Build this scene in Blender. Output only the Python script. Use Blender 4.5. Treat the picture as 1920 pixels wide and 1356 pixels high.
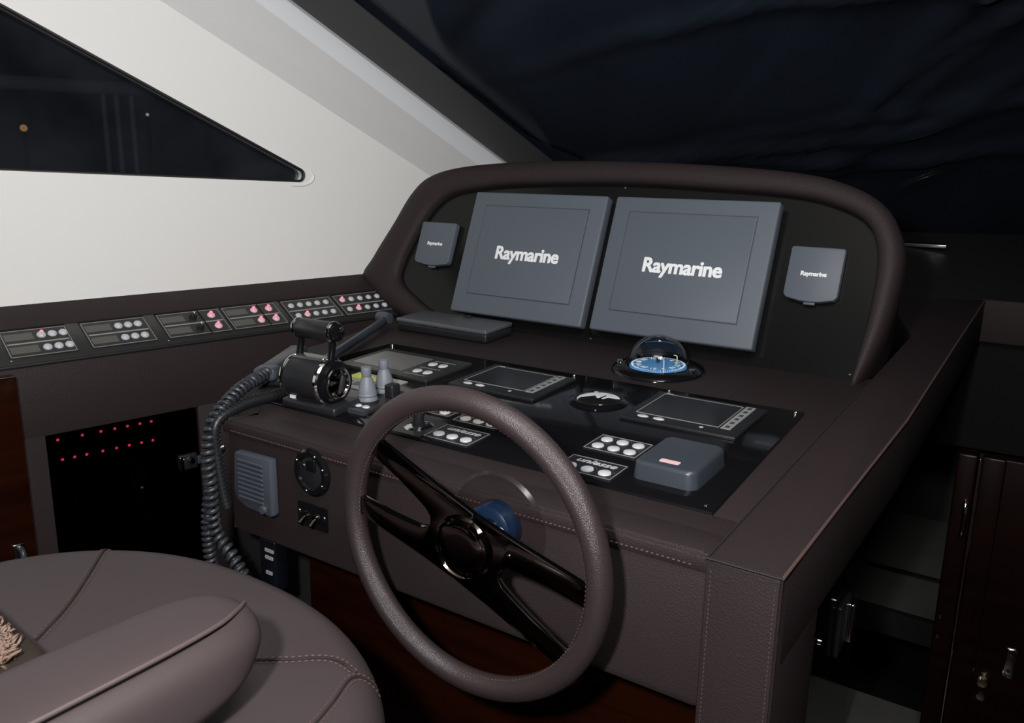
import bpy, bmesh, math, random
from mathutils import Vector, Matrix

for o_ in list(bpy.data.objects):
    bpy.data.objects.remove(o_, do_unlink=True)
SC = bpy.context.scene
COL = SC.collection
R = math.radians
random.seed(7)

# ------------------------------------------------------------------ camera
CAM = Vector((0, 0, 1.342))
PITCH, YAW, ROLL = R(12.93), R(34.3), R(-0.93)
fwd = Vector((-math.sin(YAW) * math.cos(PITCH), math.cos(YAW) * math.cos(PITCH), -math.sin(PITCH)))
rgt = Vector((math.cos(YAW), math.sin(YAW), 0))
dwn = fwd.cross(rgt)
r2 = rgt * math.cos(ROLL) + dwn * math.sin(ROLL)
d2 = dwn * math.cos(ROLL) - rgt * math.sin(ROLL)
cam_data = bpy.data.cameras.new('camera')
cam_data.sensor_width = 36.0
cam_data.lens = 36.0 * 1550 / 1920
cam_data.clip_start = 0.02
cam = bpy.data.objects.new('camera', cam_data)
cam.matrix_world = Matrix.Translation(CAM) @ Matrix((r2, -d2, -fwd)).transposed().to_4x4()
COL.objects.link(cam)
SC.camera = cam

# ------------------------------------------------------------------ world, lights, exposure
world = bpy.data.worlds.new('night')
SC.world = world
world.use_nodes = True
world.node_tree.nodes['Background'].inputs[0].default_value = (0.35, 0.45, 0.7, 1)
world.node_tree.nodes['Background'].inputs[1].default_value = 0.008

def area(name, loc, target, size, power, color):
    l = bpy.data.lights.new(name, 'AREA')
    l.shape = 'DISK'; l.size = size; l.energy = power; l.color = color
    o = bpy.data.objects.new(name, l)
    o.location = loc
    o.rotation_euler = (Vector(target) - Vector(loc)).to_track_quat('-Z', 'Y').to_euler()
    COL.objects.link(o)
    return o
area('handheld_flash', (-0.15, -0.10, 1.47), (-1.10, 1.35, 1.15), 0.07, 20.5, (1.0, 0.98, 0.965))
area('ceiling_bounce_fill', (0.05, 0.35, 2.24), (-1.6, 1.25, 1.45), 0.6, 26, (1.0, 0.985, 0.965))  # added soft fill for flash bounced off the ceiling, aimed at the wall

SC.view_settings.view_transform = 'Standard'
SC.view_settings.look = 'None'
SC.view_settings.exposure = 0.0
SC.view_settings.gamma = 1.0
SC.view_settings.use_curve_mapping = False

# ------------------------------------------------------------------ materials
MATS = {}
def mat(name, col, rough=0.5, metal=0.0, spec=0.5, coat=0.0, bump=None, bump_scale=300, bump_str=0.15,
        var=0.0, var_scale=6, emit=None, emit_str=0.0, sheen=0.0, alpha=1.0):
    if name in MATS: return MATS[name]
    m = bpy.data.materials.new(name); m.use_nodes = True
    nt = m.node_tree; b = nt.nodes['Principled BSDF']
    b.inputs['Base Color'].default_value = (*col, 1)
    b.inputs['Roughness'].default_value = rough
    b.inputs['Metallic'].default_value = metal
    b.inputs['Specular IOR Level'].default_value = spec
    b.inputs['Coat Weight'].default_value = coat
    b.inputs['Coat Roughness'].default_value = 0.05
    b.inputs['Sheen Weight'].default_value = sheen
    if emit:
        b.inputs['Emission Color'].default_value = (*emit, 1)
        b.inputs['Emission Strength'].default_value = emit_str
    tc = None
    if bump or var:
        tc = nt.nodes.new('ShaderNodeTexCoord')
    if bump:
        if bump == 'grain':
            t = nt.nodes.new('ShaderNodeTexVoronoi'); t.inputs['Scale'].default_value = bump_scale
            h = t.outputs['Distance']
        else:
            t = nt.nodes.new('ShaderNodeTexNoise'); t.inputs['Scale'].default_value = bump_scale
            t.inputs['Detail'].default_value = 3
            h = t.outputs['Fac']
        nt.links.new(tc.outputs['Object'], t.inputs['Vector'])
        bp = nt.nodes.new('ShaderNodeBump'); bp.inputs['Strength'].default_value = bump_str
        bp.inputs['Distance'].default_value = 0.002
        nt.links.new(h, bp.inputs['Height']); nt.links.new(bp.outputs['Normal'], b.inputs['Normal'])
    if var:
        n = nt.nodes.new('ShaderNodeTexNoise'); n.inputs['Scale'].default_value = var_scale
        n.inputs['Detail'].default_value = 4
        nt.links.new(tc.outputs['Object'], n.inputs['Vector'])
        mx = nt.nodes.new('ShaderNodeMix'); mx.data_type = 'RGBA'
        mx.inputs[6].default_value = (*[c * (1 - var) for c in col], 1)
        mx.inputs[7].default_value = (*[min(1, c * (1 + var)) for c in col], 1)
        nt.links.new(n.outputs['Fac'], mx.inputs[0])
        nt.links.new(mx.outputs[2], b.inputs['Base Color'])
    MATS[name] = m
    return m

LEATHER = mat('brown_leather', (0.024, 0.0165, 0.0175), 0.6, spec=0.22, bump='grain', bump_scale=420, bump_str=0.25, var=0.12)
SEATL = mat('mauve_seat_leather', (0.046, 0.034, 0.036), 0.5, spec=0.35, bump='noise', bump_scale=160, bump_str=0.06, var=0.10)
WHEELL = mat('wheel_leather', (0.030, 0.0205, 0.0215), 0.38, spec=0.6, bump='grain', bump_scale=900, bump_str=0.35, var=0.08)
THREAD = mat('stitch_thread', (0.075, 0.04, 0.038), 0.8)
SEAMD = mat('seam_shadow_gap', (0.012, 0.008, 0.008), 0.8)
GEL = mat('white_gelcoat', (0.82, 0.815, 0.795), 0.28, spec=0.5, coat=0.35, bump='noise', bump_scale=9, bump_str=0.04)
GELG = mat('shaded_gelcoat', (0.66, 0.66, 0.655), 0.35, spec=0.5)  # white pillar strip turned from the light, its shade put into the colour
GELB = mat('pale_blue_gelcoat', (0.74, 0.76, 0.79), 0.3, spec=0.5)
BLACKGLOSS = mat('gloss_black_panel', (0.005, 0.005, 0.006), 0.10, spec=0.30)
BLACKSAT = mat('satin_black_panel', (0.006, 0.006, 0.006), 0.20, spec=0.25)
STRIP = mat('switch_strip_black', (0.022, 0.022, 0.022), 0.35, spec=0.5)
BLACKPL = mat('black_plastic', (0.012, 0.013, 0.015), 0.4)
BLACKMATT = mat('matt_black', (0.004, 0.004, 0.004), 0.7, spec=0.15)
RUBBER = mat('black_rubber_seal', (0.004, 0.004, 0.004), 0.6)
COVER = mat('grey_cover_plastic', (0.090, 0.106, 0.130), 0.5, spec=0.35, bump='noise', bump_scale=900, bump_str=0.05)
GREYPL = mat('dark_grey_plastic', (0.036, 0.042, 0.054), 0.35, spec=0.5)
SPKPL = mat('speaker_grey_plastic', (0.050, 0.058, 0.074), 0.4)
BOOT = mat('grey_rubber_boot', (0.15, 0.165, 0.19), 0.5)
WHITETXT = mat('white_print', (0.80, 0.82, 0.84), 0.5)
GREYTXT = mat('grey_print', (0.42, 0.43, 0.44), 0.5)
BTN = mat('white_button', (0.50, 0.51, 0.55), 0.35)
BTNP = mat('ivory_button', (0.50, 0.50, 0.46), 0.4)
LBL = mat('grey_label_strip', (0.085, 0.085, 0.078), 0.4)
PLATE = mat('switch_plate', (0.10, 0.10, 0.095), 0.35)
LINE = mat('silver_line', (0.26, 0.26, 0.25), 0.4)
CHROME = mat('chrome', (0.75, 0.75, 0.76), 0.08, metal=1.0)
DKCHROME = mat('dark_polished_steel', (0.20, 0.175, 0.155), 0.07, metal=1.0)
BRASS = mat('pale_brass', (0.65, 0.55, 0.42), 0.18, metal=1.0)
REDLED = mat('red_led', (0.5, 0.02, 0.05), 0.4, emit=(1.0, 0.06, 0.14), emit_str=5.0)
PINKBTN = mat('pink_lit_button', (0.70, 0.48, 0.52), 0.4, emit=(1.0, 0.25, 0.32), emit_str=0.10)
GREENLED = mat('green_white_led', (0.5, 0.6, 0.3), 0.4, emit=(0.75, 0.85, 0.45), emit_str=0.5)
YELLOW = mat('yellow_green_label', (0.62, 0.68, 0.06), 0.5)
BLUECARD = mat('compass_blue', (0.10, 0.30, 0.62), 0.5)
BLUECAP = mat('blue_shrink_wrap', (0.006, 0.016, 0.042), 0.25)
LCD = mat('grey_lcd', (0.13, 0.13, 0.125), 0.25)
SCREEN = mat('dark_screen_glass', (0.003, 0.003, 0.004), 0.2, spec=0.2)
PINKTAG = mat('pink_white_label', (0.75, 0.50, 0.53), 0.5)
WHITEDIAL = mat('white_dial', (0.78, 0.80, 0.79), 0.4)
CLOTHC = mat('navy_cover_canvas', (0.011, 0.016, 0.030), 0.75, bump='noise', bump_scale=25, bump_str=0.4, var=0.35, var_scale=5)
FUR = mat('beige_fleece', (0.19, 0.125, 0.095), 0.9)
SUEDE = mat('brown_suede', (0.014, 0.0065, 0.003), 0.9, bump='noise', bump_scale=200, bump_str=0.3)
CARPET = mat('dark_step_tread', (0.032, 0.032, 0.029), 0.8, var=0.3, var_scale=12)
DARKIN = mat('dark_lining', (0.010, 0.010, 0.010), 0.7)

def wood(name, c1, c2, rough=0.18, scale=3.0):
    m = bpy.data.materials.new(name); m.use_nodes = True
    nt = m.node_tree; b = nt.nodes['Principled BSDF']
    tc = nt.nodes.new('ShaderNodeTexCoord'); mp = nt.nodes.new('ShaderNodeMapping')
    mp.inputs['Scale'].default_value = (1.0, 1.0, 9.0) if name != 'floor_wood' else (9, 1, 1)
    n = nt.nodes.new('ShaderNodeTexNoise'); n.inputs['Scale'].default_value = scale
    n.inputs['Detail'].default_value = 6; n.inputs['Distortion'].default_value = 0.6
    r = nt.nodes.new('ShaderNodeValToRGB')
    r.color_ramp.elements[0].position = 0.3; r.color_ramp.elements[0].color = (*c1, 1)
    r.color_ramp.elements[1].position = 0.75; r.color_ramp.elements[1].color = (*c2, 1)
    nt.links.new(tc.outputs['Object'], mp.inputs['Vector']); nt.links.new(mp.outputs['Vector'], n.inputs['Vector'])
    nt.links.new(n.outputs['Fac'], r.inputs['Fac']); nt.links.new(r.outputs['Color'], b.inputs['Base Color'])
    b.inputs['Specular IOR Level'].default_value = 0.12 if name == 'dark_mahogany' else 0.5
    b.inputs['Roughness'].default_value = rough; b.inputs['Coat Weight'].default_value = 0.0 if name == 'dark_mahogany' else 0.5
    b.inputs['Coat Roughness'].default_value = 0.08
    return m
CHERRY = wood('varnished_cherry', (0.009, 0.0017, 0.0006), (0.021, 0.0046, 0.0012))
MAHOG = wood('dark_mahogany', (0.0025, 0.0006, 0.0005), (0.005, 0.0011, 0.0008), 0.3)
FLOORW = wood('floor_wood', (0.010, 0.003, 0.0012), (0.022, 0.006, 0.002), 0.3)

def glassmat(name, tint, f0=0.04, rough=0.0, haze=0.0):
    m = bpy.data.materials.new(name); m.use_nodes = True
    nt = m.node_tree; nt.nodes.clear()
    out = nt.nodes.new('ShaderNodeOutputMaterial')
    lw = nt.nodes.new('ShaderNodeLayerWeight'); lw.inputs['Blend'].default_value = 0.5
    pw = nt.nodes.new('ShaderNodeMath'); pw.operation = 'POWER'; pw.inputs[1].default_value = 5.0
    ma = nt.nodes.new('ShaderNodeMath'); ma.operation = 'MULTIPLY_ADD'
    ma.inputs[1].default_value = 1 - f0; ma.inputs[2].default_value = f0
    tr = nt.nodes.new('ShaderNodeBsdfTransparent'); tr.inputs['Color'].default_value = (*tint, 1)
    gl = nt.nodes.new('ShaderNodeBsdfGlossy'); gl.inputs['Roughness'].default_value = rough
    mx = nt.nodes.new('ShaderNodeMixShader')
    nt.links.new(lw.outputs['Facing'], pw.inputs[0]); nt.links.new(pw.outputs[0], ma.inputs[0])
    nt.links.new(ma.outputs[0], mx.inputs[0]); nt.links.new(tr.outputs[0], mx.inputs[1])
    nt.links.new(gl.outputs[0], mx.inputs[2])
    last = mx
    if haze:                                   # smudgy haze painted in for weak cabin reflections, partly dirty glass
        tc = nt.nodes.new('ShaderNodeTexCoord'); ns = nt.nodes.new('ShaderNodeTexNoise')
        ns.inputs['Scale'].default_value = 5; ns.inputs['Detail'].default_value = 5
        nt.links.new(tc.outputs['Object'], ns.inputs['Vector'])
        mr = nt.nodes.new('ShaderNodeMapRange'); mr.inputs[1].default_value = 0.35; mr.inputs[2].default_value = 0.7
        mr.inputs[3].default_value = haze * 0.3; mr.inputs[4].default_value = haze
        nt.links.new(ns.outputs['Fac'], mr.inputs[0])
        df = nt.nodes.new('ShaderNodeBsdfDiffuse'); df.inputs['Color'].default_value = (0.5, 0.54, 0.6, 1)
        m2 = nt.nodes.new('ShaderNodeMixShader')
        nt.links.new(mr.outputs[0], m2.inputs[0]); nt.links.new(mx.outputs[0], m2.inputs[1]); nt.links.new(df.outputs[0], m2.inputs[2])
        last = m2
    nt.links.new(last.outputs[0], out.inputs[0])
    return m
GLASS = glassmat('windscreen_glass', (0.92, 0.94, 0.95), 0.025, 0.01)
SMOKE = glassmat('smoked_glass', (0.30, 0.28, 0.29), 0.02, 0.02)
TINT = glassmat('tinted_window_glass', (0.62, 0.65, 0.70), 0.04, 0.005, 0.022)
DOME = glassmat('clear_dome', (0.96, 0.97, 0.98), 0.03, 0.0)
WRAP = glassmat('clear_plastic_wrap', (0.88, 0.86, 0.86), 0.04, 0.25)

# ------------------------------------------------------------------ helpers
def link(name, me, m, parent=None, smooth=False):
    me.materials.append(m) if m else None
    if smooth:
        for p in me.polygons: p.use_smooth = True
    o = bpy.data.objects.new(name, me)
    COL.objects.link(o)
    if parent is not None: o.parent = parent
    return o
def fin(name, bm, m, parent=None, smooth=False, auto=None):
    bmesh.ops.recalc_face_normals(bm, faces=bm.faces)
    me = bpy.data.meshes.new(name); bm.to_mesh(me); bm.free()
    o = link(name, me, m, parent, smooth)
    if auto is not None:
        me.set_sharp_from_angle(angle=R(auto))
    return o
def tag(o, label, cat=None, group=None, kind=None):
    if label: o['label'] = label
    if cat: o['category'] = cat
    if group: o['group'] = group
    if kind: o['kind'] = kind
    return o
def empty(name, M, label, cat, group=None):
    o = bpy.data.objects.new(name, None); COL.objects.link(o)
    o.empty_display_size = 0.02
    o.matrix_world = M
    return tag(o, label, cat, group)
def box(bm, x0, x1, y0, y1, z0, z1, M=None):
    vs = [bm.verts.new((x, y, z)) for x in (x0, x1) for y in (y0, y1) for z in (z0, z1)]
    for f in ((0, 1, 3, 2), (4, 6, 7, 5), (0, 4, 5, 1), (2, 3, 7, 6), (0, 2, 6, 4), (1, 5, 7, 3)):
        bm.faces.new([vs[i] for i in f])
    if M is not None: bmesh.ops.transform(bm, matrix=M, verts=vs)
    return vs
def rbox(name, dims, m, parent=None, bev=0.004, seg=3, M=None, smooth=True):
    """rounded box x0,x1,y0,y1,z0,z1"""
    bm = bmesh.new(); box(bm, *dims)
    bmesh.ops.bevel(bm, geom=list(bm.edges), offset=bev, segments=seg, profile=0.5, affect='EDGES')
    if M is not None: bmesh.ops.transform(bm, matrix=M, verts=bm.verts)
    return fin(name, bm, m, parent, smooth, 35)
def pbox(name, dims, m, parent=None, M=None):
    bm = bmesh.new(); box(bm, *dims, M=M)
    return fin(name, bm, m, parent)
def prism(name, pts, z0, z1, m, parent=None, bev=0.0, seg=2, M=None, smooth=False):
    """polygon in local XY extruded in Z"""
    bm = bmesh.new()
    lo = [bm.verts.new((p[0], p[1], z0)) for p in pts]; hi = [bm.verts.new((p[0], p[1], z1)) for p in pts]
    bm.faces.new(lo[::-1]); bm.faces.new(hi)
    n = len(pts)
    for i in range(n): bm.faces.new((lo[i], lo[(i + 1) % n], hi[(i + 1) % n], hi[i]))
    if bev:
        bmesh.ops.recalc_face_normals(bm, faces=bm.faces)
        bmesh.ops.bevel(bm, geom=list(bm.edges), offset=bev, segments=seg, profile=0.5, affect='EDGES')
    if M is not None: bmesh.ops.transform(bm, matrix=M, verts=bm.verts)
    return fin(name, bm, m, parent, smooth or bev > 0, 35)
def rrect(x0, x1, y0, y1, r, n=5):
    pts = []
    for cx, cy, a0 in ((x1 - r, y1 - r, 0), (x0 + r, y1 - r, 90), (x0 + r, y0 + r, 180), (x1 - r, y0 + r, 270)):
        for i in range(n + 1):
            a = R(a0 + 90 * i / n); pts.append((cx + r * math.cos(a), cy + r * math.sin(a)))
    return pts
def lathe(name, prof, m, parent=None, n=32, M=None, smooth=True, auto=40):
    """profile of (radius, z) about local Z"""
    bm = bmesh.new(); rings = []
    for r, z in prof:
        if r < 1e-6: rings.append([bm.verts.new((0, 0, z))])
        else: rings.append([bm.verts.new((r * math.cos(2 * math.pi * i / n), r * math.sin(2 * math.pi * i / n), z)) for i in range(n)])
    for a, b in zip(rings, rings[1:]):
        for i in range(n):
            j = (i + 1) % n
            if len(a) == 1 and len(b) == 1: continue
            if len(a) == 1: bm.faces.new((a[0], b[i], b[j]))
            elif len(b) == 1: bm.faces.new((a[i], a[j], b[0]))
            else: bm.faces.new((a[i], a[j], b[j], b[i]))
    if M is not None: bmesh.ops.transform(bm, matrix=M, verts=bm.verts)
    return fin(name, bm, m, parent, smooth, auto)
def sweep(bm, path, r, n=8, closed=False, cap=True, sq=1.0):
    path = [Vector(p) for p in path]; N = len(path); rings = []
    rad = r if callable(r) else (lambda i: r)
    prev = None
    for i, p in enumerate(path):
        a = path[i - 1] if (i > 0 or closed) else p
        b = path[(i + 1) % N] if (i < N - 1 or closed) else p
        t = (b - a).normalized()
        if prev is None:
            up = Vector((0, 0, 1)) if abs(t.z) < 0.9 else Vector((1, 0, 0))
            u = t.cross(up).normalized()
        else:
            u = (prev - t * prev.dot(t)).normalized()
        prev = u; v = t.cross(u)
        rings.append([bm.verts.new(p + rad(i) * (math.cos(2 * math.pi * k / n) * u + sq * math.sin(2 * math.pi * k / n) * v)) for k in range(n)])
    for i in range(N if closed else N - 1):
        a, b = rings[i], rings[(i + 1) % N]
        for k in range(n): bm.faces.new((a[k], a[(k + 1) % n], b[(k + 1) % n], b[k]))
    if cap and not closed:
        bm.faces.new(rings[0][::-1]); bm.faces.new(rings[-1])
def tube(name, path, r, m, parent=None, n=8, closed=False, sq=1.0):
    bm = bmesh.new(); sweep(bm, path, r, n, closed, sq=sq)
    return fin(name, bm, m, parent, True, 60)
def crom(pts, per=8, closed=False):
    pts = [Vector(p) for p in pts]; out = []; N = len(pts)
    rng = N if closed else N - 1
    for i in range(rng):
        p1, p2 = pts[i], pts[(i + 1) % N]
        p0 = pts[i - 1] if (i > 0 or closed) else p1 * 2 - p2
        p3 = pts[(i + 2) % N] if (i + 2 < N or closed) else p2 * 2 - p1
        for k in range(per):
            t = k / per
            out.append(0.5 * ((2 * p1) + (-p0 + p2) * t + (2 * p0 - 5 * p1 + 4 * p2 - p3) * t * t + (-p0 + 3 * p1 - 3 * p2 + p3) * t ** 3))
    if not closed: out.append(pts[-1])
    return out
def resample(pts, n):
    pts = [Vector(p) for p in pts]; L = [0]
    for a, b in zip(pts, pts[1:]): L.append(L[-1] + (b - a).length)
    out = []; j = 0
    for i in range(n):
        s = L[-1] * i / (n - 1)
        while j < len(L) - 2 and L[j + 1] < s: j += 1
        t = (s - L[j]) / max(1e-9, L[j + 1] - L[j])
        out.append(pts[j].lerp(pts[j + 1], t))
    return out
def stitches(name, path, m, parent, pitch=0.007, r=0.0011, duty=0.6):
    pts = [Vector(p) for p in path]; L = [0]
    for a, b in zip(pts, pts[1:]): L.append(L[-1] + (b - a).length)
    n = max(2, int(L[-1] / pitch)); fine = resample(pts, n * 2 + 1)
    bm = bmesh.new()
    for i in range(0, n * 2 - 1, 2):
        a, b = fine[i], fine[i + 1]; sweep(bm, [a, a.lerp(b, duty * 1.6)], r, 4)
    return fin(name, bm, m, parent)
def text(name, s, size, m, parent, M, off=0.0, depth=0.0006, spacing=1.0, shear=0.0, sx=1.0):
    bold = off; off = 0.0
    cu = bpy.data.curves.new(name, 'FONT'); cu.body = s; cu.size = size
    cu.align_x = 'CENTER'; cu.align_y = 'CENTER'; cu.offset = off; cu.extrude = depth
    cu.space_character = spacing; cu.shear = shear; cu.resolution_u = 3
    t = bpy.data.objects.new(name + '_tmp', cu); COL.objects.link(t)
    bpy.context.view_layer.update()
    me = bpy.data.meshes.new_from_object(t.evaluated_get(bpy.context.evaluated_depsgraph_get()))
    bpy.data.objects.remove(t, do_unlink=True); bpy.data.curves.remove(cu)
    if bold:                                   # heavier strokes: overlay slightly shifted copies
        bm = bmesh.new()
        for n_, (dx, dy) in enumerate(((0, 0), (bold, 0), (-bold, 0), (bold * 0.6, bold * 0.8), (-bold * 0.6, bold * 0.8), (bold * 0.6, -bold * 0.8), (-bold * 0.6, -bold * 0.8))):
            c_ = me.copy(); c_.transform(loc(dx, dy, 0.00003 * n_)); bm.from_mesh(c_); bpy.data.meshes.remove(c_)
        bm.to_mesh(me); bm.free()
    me.transform(M @ Matrix.Diagonal((sx, 1, 1, 1)))
    me.materials.clear(); me.name = name
    return link(name, me, m, parent)
def frame(o, x, y, z):
    M = Matrix((Vector(x), Vector(y), Vector(z))).transposed().to_4x4(); M.translation = Vector(o)
    return M
def loc(x, y, z): return Matrix.Translation((x, y, z))
def copy_thing(o, parent=None):
    c = o.copy(); COL.objects.link(c)
    if parent is not None: c.parent = parent
    for ch in [q for q in bpy.data.objects if q.parent == o]: copy_thing(ch, c)
    return c

# reference frames of the helm
TA = math.atan(0.05)
def TZ(y): return 0.90 + 0.05 * (y - 0.88)
def TM(x, y, off=0.0, rz=0.0):            # frame on the gently sloped dash top
    M = frame((x, y, TZ(y)), (1, 0, 0), (0, math.cos(TA), math.sin(TA)), (0, -math.sin(TA), math.cos(TA)))
    return M @ Matrix.Rotation(rz, 4, 'Z') @ loc(0, 0, off)
MT = R(21)
MON = frame((0, 1.7255, 0.9425), (1, 0, 0), (0, math.sin(MT), math.cos(MT)), (0, -math.cos(MT), math.sin(MT)))
SA = R(10)
SD = Vector((math.sin(SA), math.cos(SA), 0)); SO = Vector((-math.cos(SA), math.sin(SA), 0)); UP = Vector((0, 0, 1))
SF = Vector((-1.5755, 1.7043, 0.949))
SIDE = frame((SF.x, SF.y, 0), SD, UP, -SO)          # x along wall, y up, z into the cabin
AC = SO * math.cos(R(30)) + UP * math.sin(R(30))
STRIPM = frame(SF, SD, AC, SD.cross(AC))            # sloped switch shelf

# ================================================================== STRUCTURE
tag(pbox('floor', (-3.2, 2.6, -2.5, 2.2, -0.05, 0.0), FLOORW), None, kind='structure')

tag(pbox('ceiling', (-2.4, 2.6, -2.5, 1.25, 2.34, 2.40), mat('ceiling_lining', (0.70, 0.69, 0.66), 0.7)), None, kind='structure')
tag(pbox('wall_back', (-2.4, 2.6, -2.56, -2.5, 0.0, 2.4), mat('cabin_lining', (0.30, 0.25, 0.20), 0.6)), None, kind='structure')
tag(pbox('wall_right', (2.6, 2.66, -2.5, 2.6, 0.0, 1.25), GEL), None, kind='structure')
for n_, (a_, b_) in enumerate(((-2.5, -2.2), (-0.9, -0.7), (0.8, 0.95))):
    tag(pbox('trim_%d' % (7 + n_), (2.6, 2.66, a_, b_, 1.25, 2.34), GEL), 'white window post on the far side of the cabin', kind='structure')

# white hull side: x = along, y = up, z = inward; wall surface at z = -0.1594
WZ = -0.1594
tip = []
for i in range(7):
    a = R(62 - 152 * i / 6); tip.append((-0.178 + 0.019 * math.cos(a), 1.3235 + 0.0185 * math.sin(a)))
wallpts = [(-1.9, 0.9), (0.80, 0.9), (0.80, 1.075), (0.264, 1.333), (-0.524, 1.713), (-1.9, 2.376), (-1.9, 2.15)] + tip + [(-1.9, 1.360)]
w = prism('wall_left', wallpts, WZ - 0.05, WZ, GEL); w.matrix_world = SIDE; tag(w, None, kind='structure')
# window glass, seal
wp = [(-1.9, 2.15)] + tip + [(-1.9, 1.360)]
g = bpy.data.objects.new('window_1', None); COL.objects.link(g); g.matrix_world = SIDE
tag(g, 'dark triangular side window in the white wall', kind='structure')
prism('pane', wp, WZ - 0.042, WZ - 0.036, TINT, g)
bm = bmesh.new(); ring = [Vector((p[0], p[1], WZ - 0.010)) for p in wp[0:]]
sweep(bm, ring, 0.006, 8); fin('window_seal', bm, RUBBER, g, True)
# moulded lip by the window tip
lip = crom([(-0.205, 1.297, WZ - 0.002), (-0.165, 1.298, WZ - 0.001), (-0.142, 1.308, WZ), (-0.136, 1.322, WZ - 0.001), (-0.146, 1.338, WZ - 0.002)], 6)
tube('window_sill', lip, 0.004, GEL, g, 8)

# A-pillar: chamfered white mouldings running up beside the windscreen
def strip(name, a0, a1, b0, b1, m):
    bm = bmesh.new()
    A0, A1, B0, B1 = [Vector(p) for p in (a0, a1, b0, b1)]
    th = Vector((0, 0, -0.03))
    vs = [bm.verts.new(p) for p in (A0, A1, B1, B0, A0 + th, A1 + th, B1 + th, B0 + th)]
    for f in ((0, 1, 2, 3), (7, 6, 5, 4), (0, 4, 5, 1), (1, 5, 6, 2), (2, 6, 7, 3), (3, 7, 4, 0)): bm.faces.new([vs[i] for i in f])
    o = fin(name, bm, m); o.matrix_world = SIDE; tag(o, None, kind='structure'); return o
def ext(p, q, z0, z1, ta, tb):
    # extend a line p-q (along, up) beyond both ends, with the depths z0
    return tuple(p[i] + (q[i] - p[i]) * ta for i in (0, 1)) + (z0,), tuple(p[i] + (q[i] - p[i]) * tb for i in (0, 1)) + (z0,)
e1 = ext((-0.524, 1.713), (0.264, 1.333), WZ, 0, -0.8, 1.65)
e2 = ext((-0.276, 1.760), (0.512, 1.362), WZ - 0.035, 0, -0.8, 1.5)
e3 = ext((-0.146, 1.779), (0.677, 1.373), WZ - 0.040, 0, -0.8, 1.4)
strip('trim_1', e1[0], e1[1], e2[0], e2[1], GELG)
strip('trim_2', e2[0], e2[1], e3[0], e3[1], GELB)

# windscreen plane
WA = SIDE @ Vector(e3[0]); WB = SIDE @ Vector(e3[1])
WN = (WA - WB).cross(Vector((-0.375, 3.436, 1.15)) - WB).normalized()
if WN.z < 0: WN = -WN
wu = (WA - WB).normalized()                     # up along the pillar
wv = WN.cross(wu).normalized()
if wv.x < 0: wv = -wv                           # to the right
WS = frame(WB, wv, wu, WN if wv.cross(wu).dot(WN) > 0 else -WN)
ws = bpy.data.objects.new('window_2', None); COL.objects.link(ws); ws.matrix_world = WS
tag(ws, 'raked windscreen above the dash', kind='structure')
LW = (WA - WB).length
prism('pane', [(0.0, -0.6), (0.6, -1.6), (3.6, -1.6), (3.6, LW), (0.0, LW)], 0.0, 0.006, GLASS, ws)
prism('window_seal', [(-0.004, -0.6), (0.012, -0.6), (0.012, LW), (-0.004, LW)], -0.008, 0.012, RUBBER, ws)
tag(prism('border_band', [(0.013, -0.6), (0.15, -0.6), (0.15, LW), (0.013, LW)], 0.022, 0.026, mat('grey_border', (0.032, 0.034, 0.036), 0.4), ws), 'dark grey border band along the windscreen edge')  # plain grey band filling the gap beside the canvas edge

# canvas cover outside the windscreen
cv = bmesh.new(); NX, NY = 130, 130
def wr(x, y):
    z = 0.05
    z += 0.010 * math.sin(5 * x + 3 * y + 1.3 * math.sin(4 * y)) + 0.006 * math.sin(13 * x - 9 * y)
    for (cx, cy, an, wd, am) in FOLDS:
        dx, dy = x - cx, y - cy
        t = dx * math.cos(an) + dy * math.sin(an); s = -dx * math.sin(an) + dy * math.cos(an)
        s += 0.05 * math.sin(3 * t)
        z += am * math.exp(-(s / wd) ** 2) * math.exp(-(t / 1.0) ** 2)
    return z
FOLDS = [(random.uniform(0.4, 2.8), random.uniform(-0.4, 1.6), R(random.uniform(-25, 60)), random.uniform(0.012, 0.04), random.uniform(-0.035, 0.035)) for _ in range(30)]
grid = []
for j in range(NY + 1):
    y = -1.6 + (LW + 1.6) * j / NY; row = []
    left = 0.09 + 0.05 * math.sin(4.5 * y + 0.6) + 0.02 * math.sin(11 * y) + 0.6 * max(0, -y - 0.3)
    for i in range(NX + 1):
        x = left + (3.55 - left) * i / NX
        row.append(cv.verts.new((x, y, wr(x, y))))
    grid.append(row)
for j in range(NY):
    for i in range(NX): cv.faces.new((grid[j][i], grid[j][i + 1], grid[j + 1][i + 1], grid[j + 1][i]))
ZS = 1 if WS.to_3x3() @ Vector((0, 0, 1)) @ Vector((0, 0, 1)) > 0 else -1
if ZS < 0: bmesh.ops.scale(cv, vec=(1, 1, -1), verts=cv.verts)
co = fin('windscreen_cover', cv, CLOTHC, None, True); co.matrix_world = WS
tag(co, 'dark navy canvas cover wrinkled over the outside of the windscreen', 'cover')
so = co.modifiers.new('thickness', 'SOLIDIFY'); so.thickness = 0.003

# ================================================================== HELM CONSOLE
I4 = Matrix.Identity(4)
con = empty('helm_console', I4, 'brown leather wrapped helm console with black instrument panel and arched hood', 'console')
Y0 = 0.88; ZB = 0.695
# front panel
prism('front_panel', rrect(-1.215, -0.310, ZB, 0.905, 0.012, 3), 0, 0.06, LEATHER, con, M=frame((0, Y0 + 0.062, 0), (1, 0, 0), (0, 0, 1), (0, -1, 0)), bev=0.004)
prism('end_panel', [(-1.215, 0.884), (-1.33, 0.993), (-1.45, 1.144), (-1.50, 1.30), (-1.47, 1.30), (-1.42, 1.15), (-1.19, 0.93)], ZB, 0.905, LEATHER, con)
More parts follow.
